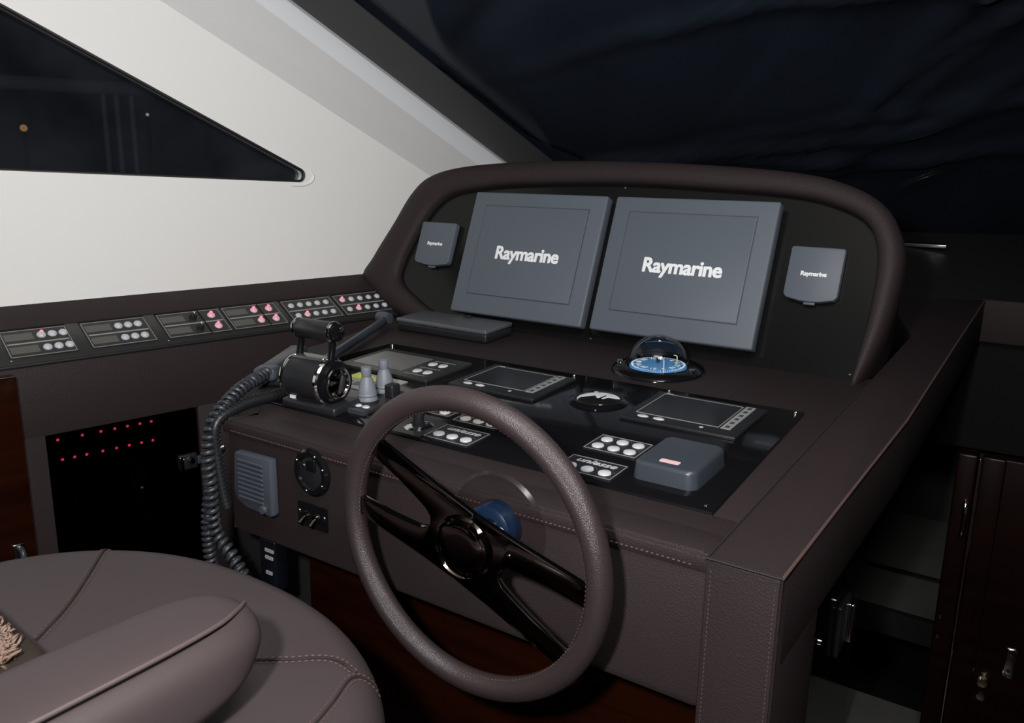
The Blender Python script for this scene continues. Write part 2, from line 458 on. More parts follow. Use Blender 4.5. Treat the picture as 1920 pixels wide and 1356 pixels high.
# sloped top in three leather pieces
def ttop(name, pts, th=0.02, m=LEATHER, off=0.0, parent=con, bev=0.003):
    P = [(p[0], (p[1] - 0.88) / math.cos(TA)) for p in pts]
    return prism(name, P, -th + off, off, m, parent, bev=bev, M=TM(0, 0.88))
ttop('dash_lip', [(-1.225, 0.8785), (-0.312, 0.8785), (-0.312, 0.992), (-1.33, 0.992)], 0.022)
ttop('dash_top', [(-1.33, 0.993), (-0.313, 0.993), (-0.313, 1.76), (-1.565, 1.76), (-1.511, 1.448), (-1.506, 1.305), (-1.484, 1.221), (-1.454, 1.144), (-1.417, 1.094), (-1.341, 1.007)], 0.02, off=-0.0015)
ip = ttop('instrument_panel', [(-1.27, 0.989), (-0.352, 0.989), (-0.366, 1.462), (-1.345, 1.452), (-1.36, 1.30), (-1.29, 1.20)], 0.008, BLACKGLOSS, 0.0045, bev=0.001)
def screwhead(parent, M, r=0.004):
    return lathe('screw', [(0, 0.0018), (r * 0.7, 0.0015), (r, 0.0), (r, -0.001)], CHROME, parent, 12, M)
for x, y in ((-0.366, 1.003), (-0.378, 1.452), (-0.83, 1.447), (-1.33, 1.44), (-0.62, 1.452), (-1.25, 1.003)):
    screwhead(ip, TM(x, y, 0.0045), 0.0032)
stitches('stitching', [(x, 0.8795 + 0.004, 0.9015) for x in (-1.20, -0.33)], THREAD, con)
stitches('stitching', [(-1.20, 0.8775, 0.886), (-0.33, 0.8775, 0.886)], THREAD, con)

# right arm and pillar
arm_pts = [(-0.316, 0.88), (-0.225, 0.88), (-0.217, 1.20), (-0.208, 1.52), (-0.212, 2.20), (-0.214, 2.79), (-0.50, 2.79), (-0.316, 2.2)]
bm = bmesh.new()
top = [bm.verts.new((x, y, TZ(y))) for x, y in arm_pts]
bot = [bm.verts.new((x, y, TZ(y) - (0.125 + 0.0 * y))) for x, y in arm_pts]
bm.faces.new(top); bm.faces.new(bot[::-1])
for i in range(len(top)):
    j = (i + 1) % len(top); bm.faces.new((top[i], bot[i], bot[j], top[j]))
bmesh.ops.recalc_face_normals(bm, faces=bm.faces)
bmesh.ops.bevel(bm, geom=list(bm.edges), offset=0.004, segments=3, profile=0.5, affect='EDGES')
fin('arm', bm, LEATHER, con, True, 35)
bm = bmesh.new()
pill = [(-0.316, 0.8785), (-0.225, 0.8785), (-0.221, 1.052), (-0.316, 1.052)]
top = [bm.verts.new((x, y, TZ(y) - 0.002)) for x, y in pill]; bot = [bm.verts.new((x, y, 0.0)) for x, y in pill]
bm.faces.new(top); bm.faces.new(bot[::-1])
for i in range(4):
    j = (i + 1) % 4; bm.faces.new((top[i], bot[i], bot[j], top[j]))
bmesh.ops.recalc_face_normals(bm, faces=bm.faces)
bmesh.ops.bevel(bm, geom=list(bm.edges), offset=0.003, segments=3, profile=0.5, affect='EDGES')
fin('pillar', bm, LEATHER, con, True, 35)
def edge_line(pts, dz=0.0): return [(x, y, TZ(y) + dz) for x, y in pts]
tube('piping', edge_line([(-0.2255, 0.8795), (-0.2175, 1.20), (-0.2085, 1.52), (-0.2125, 2.20), (-0.2145, 2.78)], 0.0003), 0.0022, THREAD, con, 6)
tube('piping', [(-0.2262, 0.8785, 0.898), (-0.2262, 0.8785, 0.02)], 0.0022, LEATHER, con, 6)
stitches('stitching', [(-0.233, 0.8778, 0.885), (-0.233, 0.8778, 0.45)], THREAD, con, 0.006, 0.0009)
stitches('stitching', [(-0.309, 0.8778, 0.885), (-0.309, 0.8778, 0.45)], THREAD, con, 0.006, 0.0009)
tube('piping', [(-0.3165, 0.8785, 0.8995), (-0.2262, 0.8785, 0.8995)], 0.0018, LEATHER, con, 6)
tube('seam', edge_line([(-0.3145, 0.882), (-0.3145, 1.66)], 0.0005), 0.0016, SEAMD, con, 6)

# footwell wood and side
prism('footwell_panel', [(-1.15, 0.0), (-0.316, 0.0), (-0.316, 0.71), (-1.15, 0.71)], 0, 0.02, CHERRY, con, M=frame((0, 1.02, 0), (1, 0, 0), (0, 0, 1), (0, -1, 0)))
prism('footwell_end', [(-1.45, 0.0), (-1.13, 0.0), (-1.13, 0.71), (-1.45, 0.71)], 0, 0.02, DARKIN, con, M=frame((0, 1.08, 0), (1, 0, 0), (0, 0, 1), (0, -1, 0)))

# hood rim and shell (in the plane of the monitors)
outer = [(-1.43, -0.035), (-1.60, 0.012), (-1.735, 0.085), (-1.712, 0.16), (-1.663, 0.263), (-1.625, 0.35), (-1.575, 0.405), (-1.476, 0.4365), (-1.30, 0.4536), (-1.07, 0.4596), (-0.78, 0.4536), (-0.53, 0.435), (-0.415, 0.407), (-0.345, 0.367), (-0.305, 0.309), (-0.289, 0.243), (-0.295, 0.132), (-0.311, 0.05), (-0.333, -0.02)]
inner = [(-1.405, 0.005), (-1.50, 0.045), (-1.585, 0.095), (-1.592, 0.15), (-1.560, 0.25), (-1.525, 0.315), (-1.473, 0.355), (-1.38, 0.375), (-1.25, 0.388), (-0.965, 0.398), (-0.70, 0.390), (-0.52, 0.378), (-0.425, 0.355), (-0.372, 0.325), (-0.345, 0.28), (-0.335, 0.22), (-0.335, 0.13), (-0.340, 0.06), (-0.346, -0.02)]
def crv(p): return crom([(a, b, 0) for a, b in p], 8)
OU, IN = crv(outer), crv(inner)
sec = [(0.0, -0.006), (0.0, 0.012), (0.06, 0.020), (0.2, 0.026), (0.45, 0.028), (0.7, 0.025), (0.9, 0.015), (1.0, 0.0), (1.0, -0.03)]
bm = bmesh.new(); rows = []
for a, b in zip(IN, OU):
    rows.append([bm.verts.new((a.x + (b.x - a.x) * t, a.y + (b.y - a.y) * t, w_)) for t, w_ in sec])
for r0, r1 in zip(rows, rows[1:]):
    for k in range(len(sec) - 1): bm.faces.new((r0[k], r0[k + 1], r1[k + 1], r1[k]))
bm.faces.new(rows[0]); bm.faces.new(rows[-1][::-1])
rim = fin('hood_rim', bm, LEATHER, con, True, 60); rim.matrix_world = MON
bm = bmesh.new(); rows = []
for b in OU:
    row = []
    for t in (0, 0.15, 0.4, 0.7, 1.0):
        u = -1.0 + (b.x + 1.0) * (1 - 0.10 * t); v = b.y * (1 - 0.35 * t * t) - 0.20 * t
        row.append(bm.verts.new((u, v, -0.028 - 0.42 * t)))
    rows.append(row)
for r0, r1 in zip(rows, rows[1:]):
    for k in range(4): bm.faces.new((r0[k], r0[k + 1], r1[k + 1], r1[k]))
sh = fin('hood_shell', bm, LEATHER, con, True, 60); sh.matrix_world = MON
mp_ = prism('monitor_panel', [(p.x, p.y) for p in crv(inner)][::2], -0.02, -0.002, BLACKSAT, con); mp_.matrix_world = MON
for u, v in ((-0.945, 0.392), (-0.392, 0.345), (-0.352, 0.010), (-0.95, 0.008)):
    screwhead(mp_, loc(u, v, -0.002), 0.0035)

# transverse dash beyond the companionway and surface up to the windscreen
bm = bmesh.new()
P = [(-1.75, 2.05, 0.96), (-0.214, 2.79, 0.9955), (2.2, 2.79, 0.9955), (2.28, 4.83, 1.15), (-0.995, 3.11, 1.15), (-1.65, 2.77, 1.15)]
bm.faces.new([bm.verts.new(p) for p in P])
bmesh.ops.triangulate(bm, faces=bm.faces)
far = tag(fin('trim_4', bm, mat('dark_dash_vinyl', (0.012, 0.011, 0.013), 0.6)), 'dark dash top between the helm hood and the windscreen', kind='structure')
sf = far.modifiers.new('thickness', 'SOLIDIFY'); sf.thickness = 0.02; sf.offset = -1
tag(rbox('trim_5', (-0.245, 2.2, 2.785, 2.82, 0.868, 0.998), LEATHER, None, 0.006), 'leather front edge of the far dash', kind='structure')
tag(pbox('trim_6', (-0.6, 2.2, 2.822, 2.84, 0.53, 0.870), BLACKMATT), 'black board below the far dash', kind='structure')
# demister slot
sl = tag(rbox('demister_vent', (-0.07, 0.07, -0.012, 0.012, -0.003, 0.010), CHROME, None, 0.003), 'slim chrome demister slot on the dark dash behind the hood', 'vent')
sl.matrix_world = frame((-0.45, 3.18, 1.115), (1, 0, 0.0), (0, 0.97, 0.25), (0, -0.25, 0.97))

# ================================================================== SIDE CONSOLE
sc = empty('side_console', I4, 'long brown leather side console along the white wall', 'console')
def sprism(name, pts, z0, z1, m, parent=sc, bev=0.0):
    return prism(name, pts, z0, z1, m, parent, bev=bev, M=SIDE)
ZT = 0.949
# leather face built round the cabinet opening (-0.905..-0.577, below 0.784)
sprism('face_panel', [(-1.6, 0.786), (0.12, 0.786), (0.12, ZT - 0.002), (-1.6, ZT - 0.002)], -0.03, 0.0, LEATHER, bev=0.004)
sprism('face_panel', [(-0.575, 0.0), (0.12, 0.0), (0.12, 0.790), (-0.575, 0.790)], -0.03, -0.0005, LEATHER, bev=0.003)
sprism('face_panel', [(-1.6, 0.0), (-0.905, 0.0), (-0.905, 0.790), (-1.6, 0.790)], -0.03, -0.0005, LEATHER, bev=0.003)
bk = prism('switch_strip', [(-1.1, -0.004), (0.055, -0.004), (0.055, 0.108), (-1.1, 0.108)], -0.012, 0.0, STRIP, sc, bev=0.002, M=STRIPM)
prism('back_strip', [(-1.1, 0.108), (0.10, 0.108), (0.10, 0.187), (-1.1, 0.187)], -0.014, 0.002, LEATHER, sc, bev=0.004, M=STRIPM)
prism('end_block', [(0.056, -0.01), (0.14, -0.01), (0.14, 0.108), (0.056, 0.108)], -0.03, 0.001, LEATHER, sc, bev=0.003, M=STRIPM)
tube('seam', [STRIPM @ Vector((a, -0.006, -0.004)) for a in (-1.1, 0.055)], 0.003, RUBBER, sc, 6)
for a, b in ((-0.63, 0.006), (0.045, 0.008), (-0.95, 0.006)): screwhead(bk, STRIPM @ loc(a, b, 0.0), 0.003)

# cabinet behind smoked glass
cab = empty('breaker_cabinet', SIDE, 'black smoked glass cabinet with rows of red indicator lights', 'cabinet')
def bx(name, d, m, p=cab): return pbox(name, d, m, p)
bx('back_plate', (-0.93, -0.55, 0.10, 0.82, -0.10, -0.085), BLACKMATT)
bx('side_lining', (-0.585, -0.573, 0.10, 0.790, -0.085, -0.030), DARKIN)
bx('side_lining', (-0.907, -0.900, 0.10, 0.790, -0.085, -0.030), DARKIN)
bx('top_lining', (-0.90, -0.585, 0.786, 0.792, -0.085, -0.030), DARKIN)
led_me = None
def led(px, py, r=0.0034, m=REDLED, p=cab, z=-0.040):
    return lathe('indicator_light', [(0, 0.0022), (r * 0.7, 0.0016), (r, 0.0)], m, p, 10, loc(px, py, z))
for x in (-0.872, -0.832, -0.783, -0.753, -0.725, -0.697, -0.671):
    if x == -0.832: x = -0.822
    led(x, 0.7615)
for x in (-0.867, -0.842, -0.817, -0.783, -0.753, -0.725, -0.697, -0.671): led(x, 0.7155)
led(-0.705, 0.607, 0.003, GREENLED)
breaker = [(-0.878, 0.630), (-0.845, 0.634), (-0.878, 0.600), (-0.845, 0.604), (-0.84, 0.55)]
for x, y in breaker: rbox('breaker_switch', (x - 0.011, x + 0.011, y - 0.006, y + 0.006, -0.085, -0.070), GREYPL, cab, 0.002)
rbox('light_board', (-0.897, -0.60, 0.695, 0.784, -0.052, -0.0402), BLACKMATT, cab, 0.002)
prism('glass_door', rrect(-0.903, -0.578, 0.12, 0.784, 0.006, 3), -0.010, -0.005, SMOKE, cab)
lt = rbox('latch', (-0.632, -0.588, 0.640, 0.678, -0.005, 0.008), BLACKPL, cab, 0.004)
rbox('latch_plate', (-0.634, -0.622, 0.642, 0.676, 0.006, 0.012), CHROME, lt, 0.003)
lathe('latch_knob', [(0, 0.012), (0.006, 0.011), (0.0085, 0.004), (0.009, 0)], CHROME, lt, 16, loc(-0.606, 0.664, 0.008))
rbox('latch_keep', (-0.588, -0.578, 0.648, 0.668, -0.002, 0.007), GREYPL, lt, 0.002)

# varnished post at the near end
tp = sprism('trim_3', [(-1.35, 0.0), (-0.953, 0.0), (-0.953, 0.930), (-1.35, 0.930)], 0.0005, 0.03, CHERRY, None, bev=0.004)
tag(tp, 'varnished red wood post at the end of the side console', kind='structure')
hd = empty('grab_handle', SIDE @ loc(-0.985, 0.545, 0.03), 'small metal handle on the varnished wood post', 'handle')
rbox('plate', (-0.012, 0.010, -0.045, 0.035, 0, 0.003), CHROME, hd, 0.001)
tube('grip', crom([(0, -0.035, 0.002), (0, -0.03, 0.022), (0, 0.02, 0.022), (0, 0.026, 0.002)], 6), 0.006, GREYPL, hd, 8)

# ---------------- switch panels
PNL = [(-0.950, -0.820), (-0.792, -0.651), (-0.625, -0.471), (-0.464, -0.318), (-0.300, -0.150), (-0.141, 0.020)]
NAMES = ['switch panel nearest the wood post, six white buttons, one red lit',
         'switch panel with six plain white buttons, second from the wood post',
         'switch panel with two black knobs and two pink lit buttons',
         'switch panel with four pink lit buttons beside a divider',
         'switch panel with ten small buttons, second from the hood',
         'switch panel with ten small buttons right against the hood, two lit red']
def button(x, y, r, m, p, lit=False):
    b = lathe('button', [(0, 0.0065), (r * 0.55, 0.0058), (r * 0.9, 0.0035), (r, 0.001), (r, -0.001)], m, p, 18, loc(x, y, 0.0025))
    if lit:
        lathe('lamp', [(0, 0.0045), (r * 0.34, 0.003), (r * 0.42, 0)], REDLED, b, 10, loc(x + r * 0.25, y + r * 0.75, 0.0055))
    return b
for k, (a0, a1) in enumerate(PNL):
    W_ = a1 - a0; Mx = STRIPM @ loc(a0, 0.012, 0.0)
    p = empty('switch_bank', Mx, NAMES[k], 'switch panel', 'switch panels along the side console')
    H_ = 0.088
    prism('plate', rrect(0, W_, 0, H_, 0.002, 2), -0.001, 0.0025, STRIP, p)
    fr = bmesh.new()
    for d in ((0.002, W_ - 0.002, 0.002, 0.0034), (0.002, W_ - 0.002, H_ - 0.0034, H_ - 0.002), (0.002, 0.0034, 0.002, H_ - 0.002), (W_ - 0.0034, W_ - 0.002, 0.002, H_ - 0.002), (0.006, W_ - 0.006, H_ * 0.5 - 0.003, H_ * 0.5 + 0.001)):
        box(fr, *d, 0.0025, 0.0031)
    fin('outline', fr, LINE, p)
    pbox('top_shadow_line', (0.0, W_, H_ + 0.0005, H_ + 0.006, -0.001, 0.0015), BLACKMATT, p)  # black strip imitating the shadow line along the panel top
    rows = (H_ * 0.26, H_ * 0.73)
    if k < 2:
        for ri, y in enumerate(rows):
            pbox('label_strip', (0.006, 0.060, y - 0.011, y + 0.011, 0.0025, 0.0032), LBL, p)
            for c in range(3):
                x = 0.076 + c * 0.0215
                button(x, y, 0.0092, BTN, p, lit=(k == 0 and ri == 1 and c == 0))
    elif k < 4:
        pbox('divider', (W_ * 0.655, W_ * 0.675, 0.002, H_ - 0.002, 0.0025, 0.0034), BLACKMATT, p)
        for ri, y in enumerate(rows):
            pbox('label_strip', (0.006, 0.060, y - 0.011, y + 0.011, 0.0025, 0.0032), LBL, p)
            if k == 2:
                b = lathe('knob', [(0, 0.012), (0.006, 0.0115), (0.0085, 0.006), (0.009, 0)], BLACKPL, p, 18, loc(0.082, y, 0.0025))
                pbox('pointer', (0.084, 0.086, y + 0.001, y + 0.008, 0.0135, 0.0150), WHITETXT, b)
            else:
                button(0.080, y, 0.0092, PINKBTN, p, True)
            button(W_ * 0.83, y, 0.0095, PINKBTN, p, True)
    else:
        for ri, y in enumerate(rows):
            for c in range(5):
                x = 0.022 + c * (W_ - 0.044) / 4
                lit = (ri == 0 and c == 1) or (k == 5 and ri == 1 and c == 0)
                button(x, y, 0.0085, BTN if not lit else PINKBTN, p, lit)

# ================================================================== MONITORS
def monitor(u0, u1, label):
    v0, v1 = 0.026, 0.355; d = 0.0425
    M = MON @ loc((u0 + u1) / 2, v0, 0)
    p = empty('monitor', M, label, 'monitor', 'covered chart monitors')
    w_ = (u1 - u0) / 2; h = v1 - v0
    rbox('housing', (-w_ + 0.006, w_ - 0.006, 0.006, h - 0.006, -0.002, 0.024), BLACKPL, p, 0.004)
    rbox('cover', (-w_, w_, 0, h, 0.012, d), COVER, p, 0.005, 3)
    x0, x1, y0, y1 = -w_ + 0.042, w_ - 0.042, 0.050, h - 0.036
    gr = bmesh.new()
    for dd in ((x0, x1, y0, y0 + 0.0018), (x0, x1, y1 - 0.0028, y1), (x0, x0 + 0.0022, y0, y1), (x1 - 0.0018, x1, y0, y1)): box(gr, *dd, d - 0.001, d + 0.0004)
    fin('groove', gr, mat('groove_dark_grey', (0.05, 0.056, 0.07), 0.5), p)
    prism('face_panel', rrect(x0 + 0.0025, x1 - 0.002, y0 + 0.002, y1 - 0.003, 0.004, 3), d - 0.001, d + 0.0022, COVER, p, bev=0.0008)
    text('lettering', 'Raymarine', 0.0475, WHITETXT, p, loc(0.004, h * 0.50, d + 0.0022), off=0.0017, spacing=0.95, depth=0.0004, sx=1.0)
    return p
monitor(-1.360, -0.962, 'large grey covered monitor at the left, above the flat black case')
monitor(-0.939, -0.545, 'large grey covered monitor at the right, behind the compass')

def instrument(u, v, w_, h, label):
    p = empty('instrument', MON @ loc(u, v, 0), label, 'instrument', 'small covered instruments')
    body = rrect(-w_ / 2, w_ / 2, 0, h, 0.006, 3)
    pts = [(-w_ / 2 + 0.003, h), (-w_ / 2, h - 0.004), (-w_ / 2, 0.012), (-w_ / 2 + 0.006, 0.004), (-0.02, -0.002), (0, -0.003), (0.02, -0.002), (w_ / 2 - 0.006, 0.004), (w_ / 2, 0.012), (w_ / 2, h - 0.004), (w_ / 2 - 0.003, h)]
    prism('cover', pts, 0.0, 0.018, COVER, p, bev=0.003)
    rbox('pull_tab', (-0.012, 0.012, -0.008, 0.002, 0.004, 0.012), COVER, p, 0.002)
    text('lettering', 'Raymarine', 0.0135, WHITETXT, p, loc(0, h * 0.49, 0.018), off=0.0005, spacing=0.93, depth=0.0003)
    return p
instrument(-1.4825, 0.150, 0.122, 0.121, 'small grey instrument cover left of the monitors')
instrument(-0.456, 0.151, 0.111, 0.116, 'small grey instrument cover right of the monitors')

# ================================================================== COMPASS
cp = empty('compass', TM(-0.712, 1.598, -0.001), 'round black compass with blue card under a clear dome', 'compass')
lathe('flange', [(0.0, 0.004), (0.066, 0.004), (0.070, 0.012), (0.080, 0.012), (0.096, 0.006), (0.100, 0.0), (0.100, -0.004)], BLACKGLOSS, cp, 48)
lathe('card', [(0.0, 0.013), (0.045, 0.0125), (0.0600, 0.0105), (0.0615, 0.007), (0.060, 0.0045), (0, 0.0045)], BLUECARD, cp, 48)
bm = bmesh.new()
for i in range(72):
    a = 2 * math.pi * i / 72; r0 = 0.0535 if i % 6 else 0.050
    box(bm, r0, 0.0570, -0.0006, 0.0006, 0.0110, 0.0124, M=Matrix.Rotation(a, 4, 'Z') @ Matrix.Rotation(R(0), 4, 'Y'))
fin('scale', bm, WHITETXT, cp)
for i, s in enumerate(('N', '3', '6', 'E', '12', '15', 'S', '21', '24', 'W', '30', '33')):
    a = -2 * math.pi * i / 12 + R(40)
    text('lettering', s, 0.015, WHITETXT, cp, Matrix.Rotation(a, 4, 'Z') @ loc(0, 0.041, 0.0128), off=0.0003, depth=0.0003)
tube('lubber_line', [(0.036, -0.0500, 0.006), (0.034, -0.0470, 0.036)], 0.0011, WHITETXT, cp, 6)
lathe('post', [(0, 0.026), (0.004, 0.024), (0.004, 0.018)], BLACKPL, cp, 12)
lathe('bowl', [(0.069, 0.004), (0.0678, 0.0095), (0.0660, 0.0095), (0.0655, 0.004)], BLACKPL, cp, 40)
lathe('dome', [(0.066 * math.cos(R(a)), 0.009 + 0.066 * math.sin(R(a))) for a in range(0, 90, 6)] + [(0, 0.075)], DOME, cp, 48)
bm = bmesh.new(); rows = []
for i in range(17):                                     # dark hood over the rear half
    b_ = R(25 + 190 * i / 16)
    rows.append([bm.verts.new((0.063 * math.cos(b_) * math.cos(R(e)), 0.063 * math.sin(b_) * math.cos(R(e)), 0.009 + 0.063 * math.sin(R(e)))) for e in range(12, 79, 6)])
for r0, r1 in zip(rows, rows[1:]):
    for k in range(len(r0) - 1): bm.faces.new((r0[k], r0[k + 1], r1[k + 1], r1[k]))
hd_ = fin('rear_hood', bm, BLACKPL, cp, True); hd_.modifiers.new('t', 'SOLIDIFY').thickness = 0.003
lathe('corrector', [(0, 0.006), (0.006, 0.005), (0.007, 0)], CHROME, cp, 14, loc(0.083, -0.012, 0.010))
lathe('corrector', [(0, 0.006), (0.006, 0.005), (0.007, 0)], CHROME, cp, 14, loc(-0.081, -0.020, 0.010))
tube('light_pipe', crom([(0.046, -0.01, 0.020), (0.046, -0.008, 0.036), (0.038, -0.006, 0.038)], 5), 0.0013, mat('pale_yellow', (0.7, 0.66, 0.35), 0.4), cp, 6)
tube('inner_ring', [(0.042 * math.cos(R(a)), 0.042 * math.sin(R(a)), 0.052) for a in range(20, 161, 10)], 0.0016, CHROME, cp, 6)

# ================================================================== PANEL INSTRUMENTS
OFF = 0.0046
def display(x0, x1, y0, y1, label):
    M = TM((x0 + x1) / 2, (y0 + y1) / 2, OFF); w_ = (x1 - x0) / 2; h = (y1 - y0) / 2
    p = empty('engine_display', M, label, 'display', 'engine displays')
    rbox('housing', (-w_, w_, -h, h, -0.001, 0.006), BLACKPL, p, 0.002)
    z = 0.0062
    sx0, sx1, sy0, sy1 = -w_ + 0.018, w_ - 0.042, -h + 0.034, h - 0.014
    prism('screen', rrect(sx0, sx1, sy0, sy1, 0.003, 2), z - 0.001, z + 0.0004, SCREEN, p)
    bm = bmesh.new()
    for d in ((sx0 - 0.002, sx1 + 0.002, sy0 - 0.0022, sy0 - 0.0008), (sx0 - 0.002, sx1 + 0.002, sy1 + 0.0008, sy1 + 0.0022), (sx0 - 0.0022, sx0 - 0.0008, sy0, sy1), (sx1 + 0.0008, sx1 + 0.0022, sy0, sy1)): box(bm, *d, z - 0.001, z + 0.0006)
    fin('screen_outline', bm, LINE, p)
    bar = pbox('button_bar', (w_ - 0.036, w_ - 0.019, -h + 0.030, h - 0.008, z - 0.001, z + 0.0008), LINE, p)
    n = 6; L = (2 * h - 0.038) / n
    for i in range(n):
        yy = -h + 0.030 + L * (i + 0.5)
        rbox('key', (w_ - 0.0310, w_ - 0.0240, yy - L * 0.24, yy + L * 0.24, z, z + 0.0016), GREYPL, bar, 0.0006, 1)
    for xx in (-w_ + 0.036, -w_ + 0.066):
        pr = lathe('key', [(0, 0.002), (0.007, 0.0017), (0.009, 0)], BTN, p, 16, loc(xx, -h + 0.0185, z - 0.0005) @ Matrix.Diagonal((1.25, 0.7, 1, 1)))
    lathe('sensor', [(0, 0.001), (0.0035, 0.0006), (0.004, 0)], GREYTXT, p, 10, loc(w_ - 0.065, -h + 0.019, z - 0.0003))
    text('lettering', 'VDO', 0.008, GREYTXT, p, loc(sx0 + 0.010, h - 0.007, z), depth=0.0002) if False else None
    pbox('maker_plate', (sx0, sx0 + 0.013, h - 0.0095, h - 0.0055, z - 0.0005, z + 0.0004), LINE, p)
    return p
display(-0.627, -0.419, 1.256, 1.424, 'black engine display at the right of the panel, near the grey cover box')
display(-1.008, -0.806, 1.252, 1.414, 'black engine display partly behind the top of the steering wheel')

# round gauge with white crescent dial
gp = empty('rudder_gauge', TM(-0.705, 1.322, OFF), 'round black gauge with a white crescent dial between the two displays', 'gauge')
lathe('bezel', [(0.0, 0.0), (0.056, 0.0), (0.056, 0.002), (0.048, 0.006), (0.043, 0.006), (0.041, 0.003)], BLACKGLOSS, gp, 40)
lathe('base_dial', [(0, 0.0035), (0.042, 0.0035), (0.043, 0.001)], BLACKMATT, gp, 36)
cres = [(0.040 * math.cos(R(a)), 0.040 * math.sin(R(a))) for a in range(0, 181, 6)] + [(-0.032, 0.016), (-0.016, 0.022), (-0.004, 0.026), (-0.002, 0.010), (0.010, 0.002), (0.020, 0.010), (0.032, 0.002)]
prism('dial', cres, 0.003, 0.0046, WHITEDIAL, gp, M=Matrix.Rotation(R(34), 4, 'Z'))
lathe('glass', [(0.043 * math.cos(R(a)), 0.0055 + 0.009 * math.sin(R(a))) for a in range(0, 90, 10)] + [(0, 0.0145)], DOME, gp, 36)
tube('needle', [(0, -0.005, 0.0052), (0.004, 0.022, 0.0052)], 0.0012, BLACKMATT, gp, 6)

# wiper control keypads
def keypad(x0, x1, y0, y1, rows, cols, label, lettering, group, ivory=False, rz=0):
    w_, h = (x1 - x0) / 2, (y1 - y0) / 2
    p = empty('control_keypad', TM((x0 + x1) / 2, (y0 + y1) / 2, OFF, rz), label, 'keypad', group)
    prism('plate', rrect(-w_, w_, -h, h, 0.003, 2), -0.001, 0.0025, BLACKPL, p)
    bm = bmesh.new(); q = 0.0012
    for d in ((-w_ + 0.002, w_ - 0.002, -h + 0.002, -h + 0.002 + q), (-w_ + 0.002, w_ - 0.002, h - 0.002 - q, h - 0.002), (-w_ + 0.002, -w_ + 0.002 + q, -h + 0.002, h - 0.002), (w_ - 0.002 - q, w_ - 0.002, -h + 0.002, h - 0.002)): box(bm, *d, 0.0025, 0.0030)
    fin('outline', bm, LINE, p)
    top = h - 0.004; usable = 2 * h - 0.008
    if lettering:
        text('lettering', lettering, 0.0205, GREYTXT, p, loc(0.0, h - 0.0150, 0.0026), off=0.0004, depth=0.0003, shear=0.35, sx=1.12)
        top -= 0.022; usable -= 0.022
    ry = usable / rows; cx = (2 * w_ - 0.010) / cols
    for r in range(rows):
        for c in range(cols):
            x = -w_ + 0.005 + cx * (c + 0.5); y = top - ry * (r + 0.52)
            lathe('button', [(0, 0.0036), (0.006, 0.0033), (0.0095, 0.002), (0.0102, 0)], BTN if not ivory else BTNP, p, 20, loc(x, y, 0.0025) @ Matrix.Diagonal((1.0, min(1, ry / 0.026), 1, 1)))
            pbox('legend', (x - 0.009, x + 0.009, y + ry * 0.36, y + ry * 0.36 + 0.0016, 0.0025, 0.0029), GREYPL, p)
            lathe('key_lamp', [(0, 0.0012), (0.0018, 0)], GREYPL, p, 8, loc(x + 0.0115, y + 0.0085, 0.0025))
    return p
keypad(-0.611, -0.517, 1.096, 1.166, 2, 3, 'keypad with six white buttons left of the grey cover box', None, 'wiper keypads')
keypad(-0.607, -0.510, 1.002, 1.064, 1, 3, 'keypad with three white buttons and grey lettering below the grey cover box keypad', 'uniesse', 'wiper keypads')
keypad(-0.860, -0.765, 0.998, 1.066, 1, 3, 'keypad with three white buttons and lettering seen through the wheel', 'uniesse', 'wiper keypads')
keypad(-0.868, -0.774, 1.086, 1.150, 2, 3, 'shaded keypad just under the steering wheel rim, behind the lettered one', None, 'wiper keypads', True)
keypad(-0.955, -0.880, 1.094, 1.155, 2, 2, 'small shaded keypad behind the black knob', None, 'wiper keypads', True)
def bracket(x, y):
    pass

# grey cover box
cb = empty('cover_box', TM(-0.445, 1.098, OFF), 'dark grey rounded plastic cover box at the right corner of the panel', 'cover')
bm = bmesh.new(); box(bm, -0.050, 0.050, -0.064, 0.064, 0, 0.027)
ve = [e for e in bm.edges if abs(e.verts[0].co.z - e.verts[1].co.z) > 0.01]
bmesh.ops.bevel(bm, geom=ve, offset=0.016, segments=6, profile=0.5, affect='EDGES')
te = [e for e in bm.edges if all(v.co.z > 0.026 for v in e.verts)]
bmesh.ops.bevel(bm, geom=te, offset=0.006, segments=4, profile=0.5, affect='EDGES')
for v in bm.verts:
    f_ = 1 - 0.05 * v.co.z / 0.027; v.co.x *= f_; v.co.y *= f_
fin('shell', bm, GREYPL, cb, True, 40)
prism('label', rrect(-0.014, 0.016, -0.046, -0.034, 0.002, 2), 0.0265, 0.0274, PINKTAG, cb)
bm = bmesh.new()
for x, y in ((-0.049, 0), ): box(bm, x, x + 0.001, -0.03, 0.03, 0.004, 0.005)
fin('parting_line', bm, BLACKPL, cb)

# autopilot display at the far left of the panel
ap = empty('autopilot_display', TM(-1.17, 1.318, OFF), 'grey screened autopilot display with four small buttons at the far end', 'display')
prism('plate', rrect(-0.135, 0.115, -0.078, 0.078, 0.004, 3), -0.001, 0.006, STRIP, ap, bev=0.0015)
prism('screen', rrect(-0.118, 0.024, -0.052, 0.055, 0.003, 3), 0.004, 0.0066, LCD, ap)
for x, y in ((0.050, 0.022), (0.078, 0.022), (0.054, -0.034), (0.082, -0.034)):
    lathe('button', [(0, 0.003), (0.008, 0.0026), (0.0105, 0)], BTN, ap, 16, loc(x, y, 0.006) @ Matrix.Diagonal((0.95, 1.2, 1, 1)))
bm = bmesh.new()
for y in (0.045, -0.008, -0.058): box(bm, 0.038, 0.094, y, y + 0.0015, 0.006, 0.0065)
fin('legend', bm, LINE, ap)

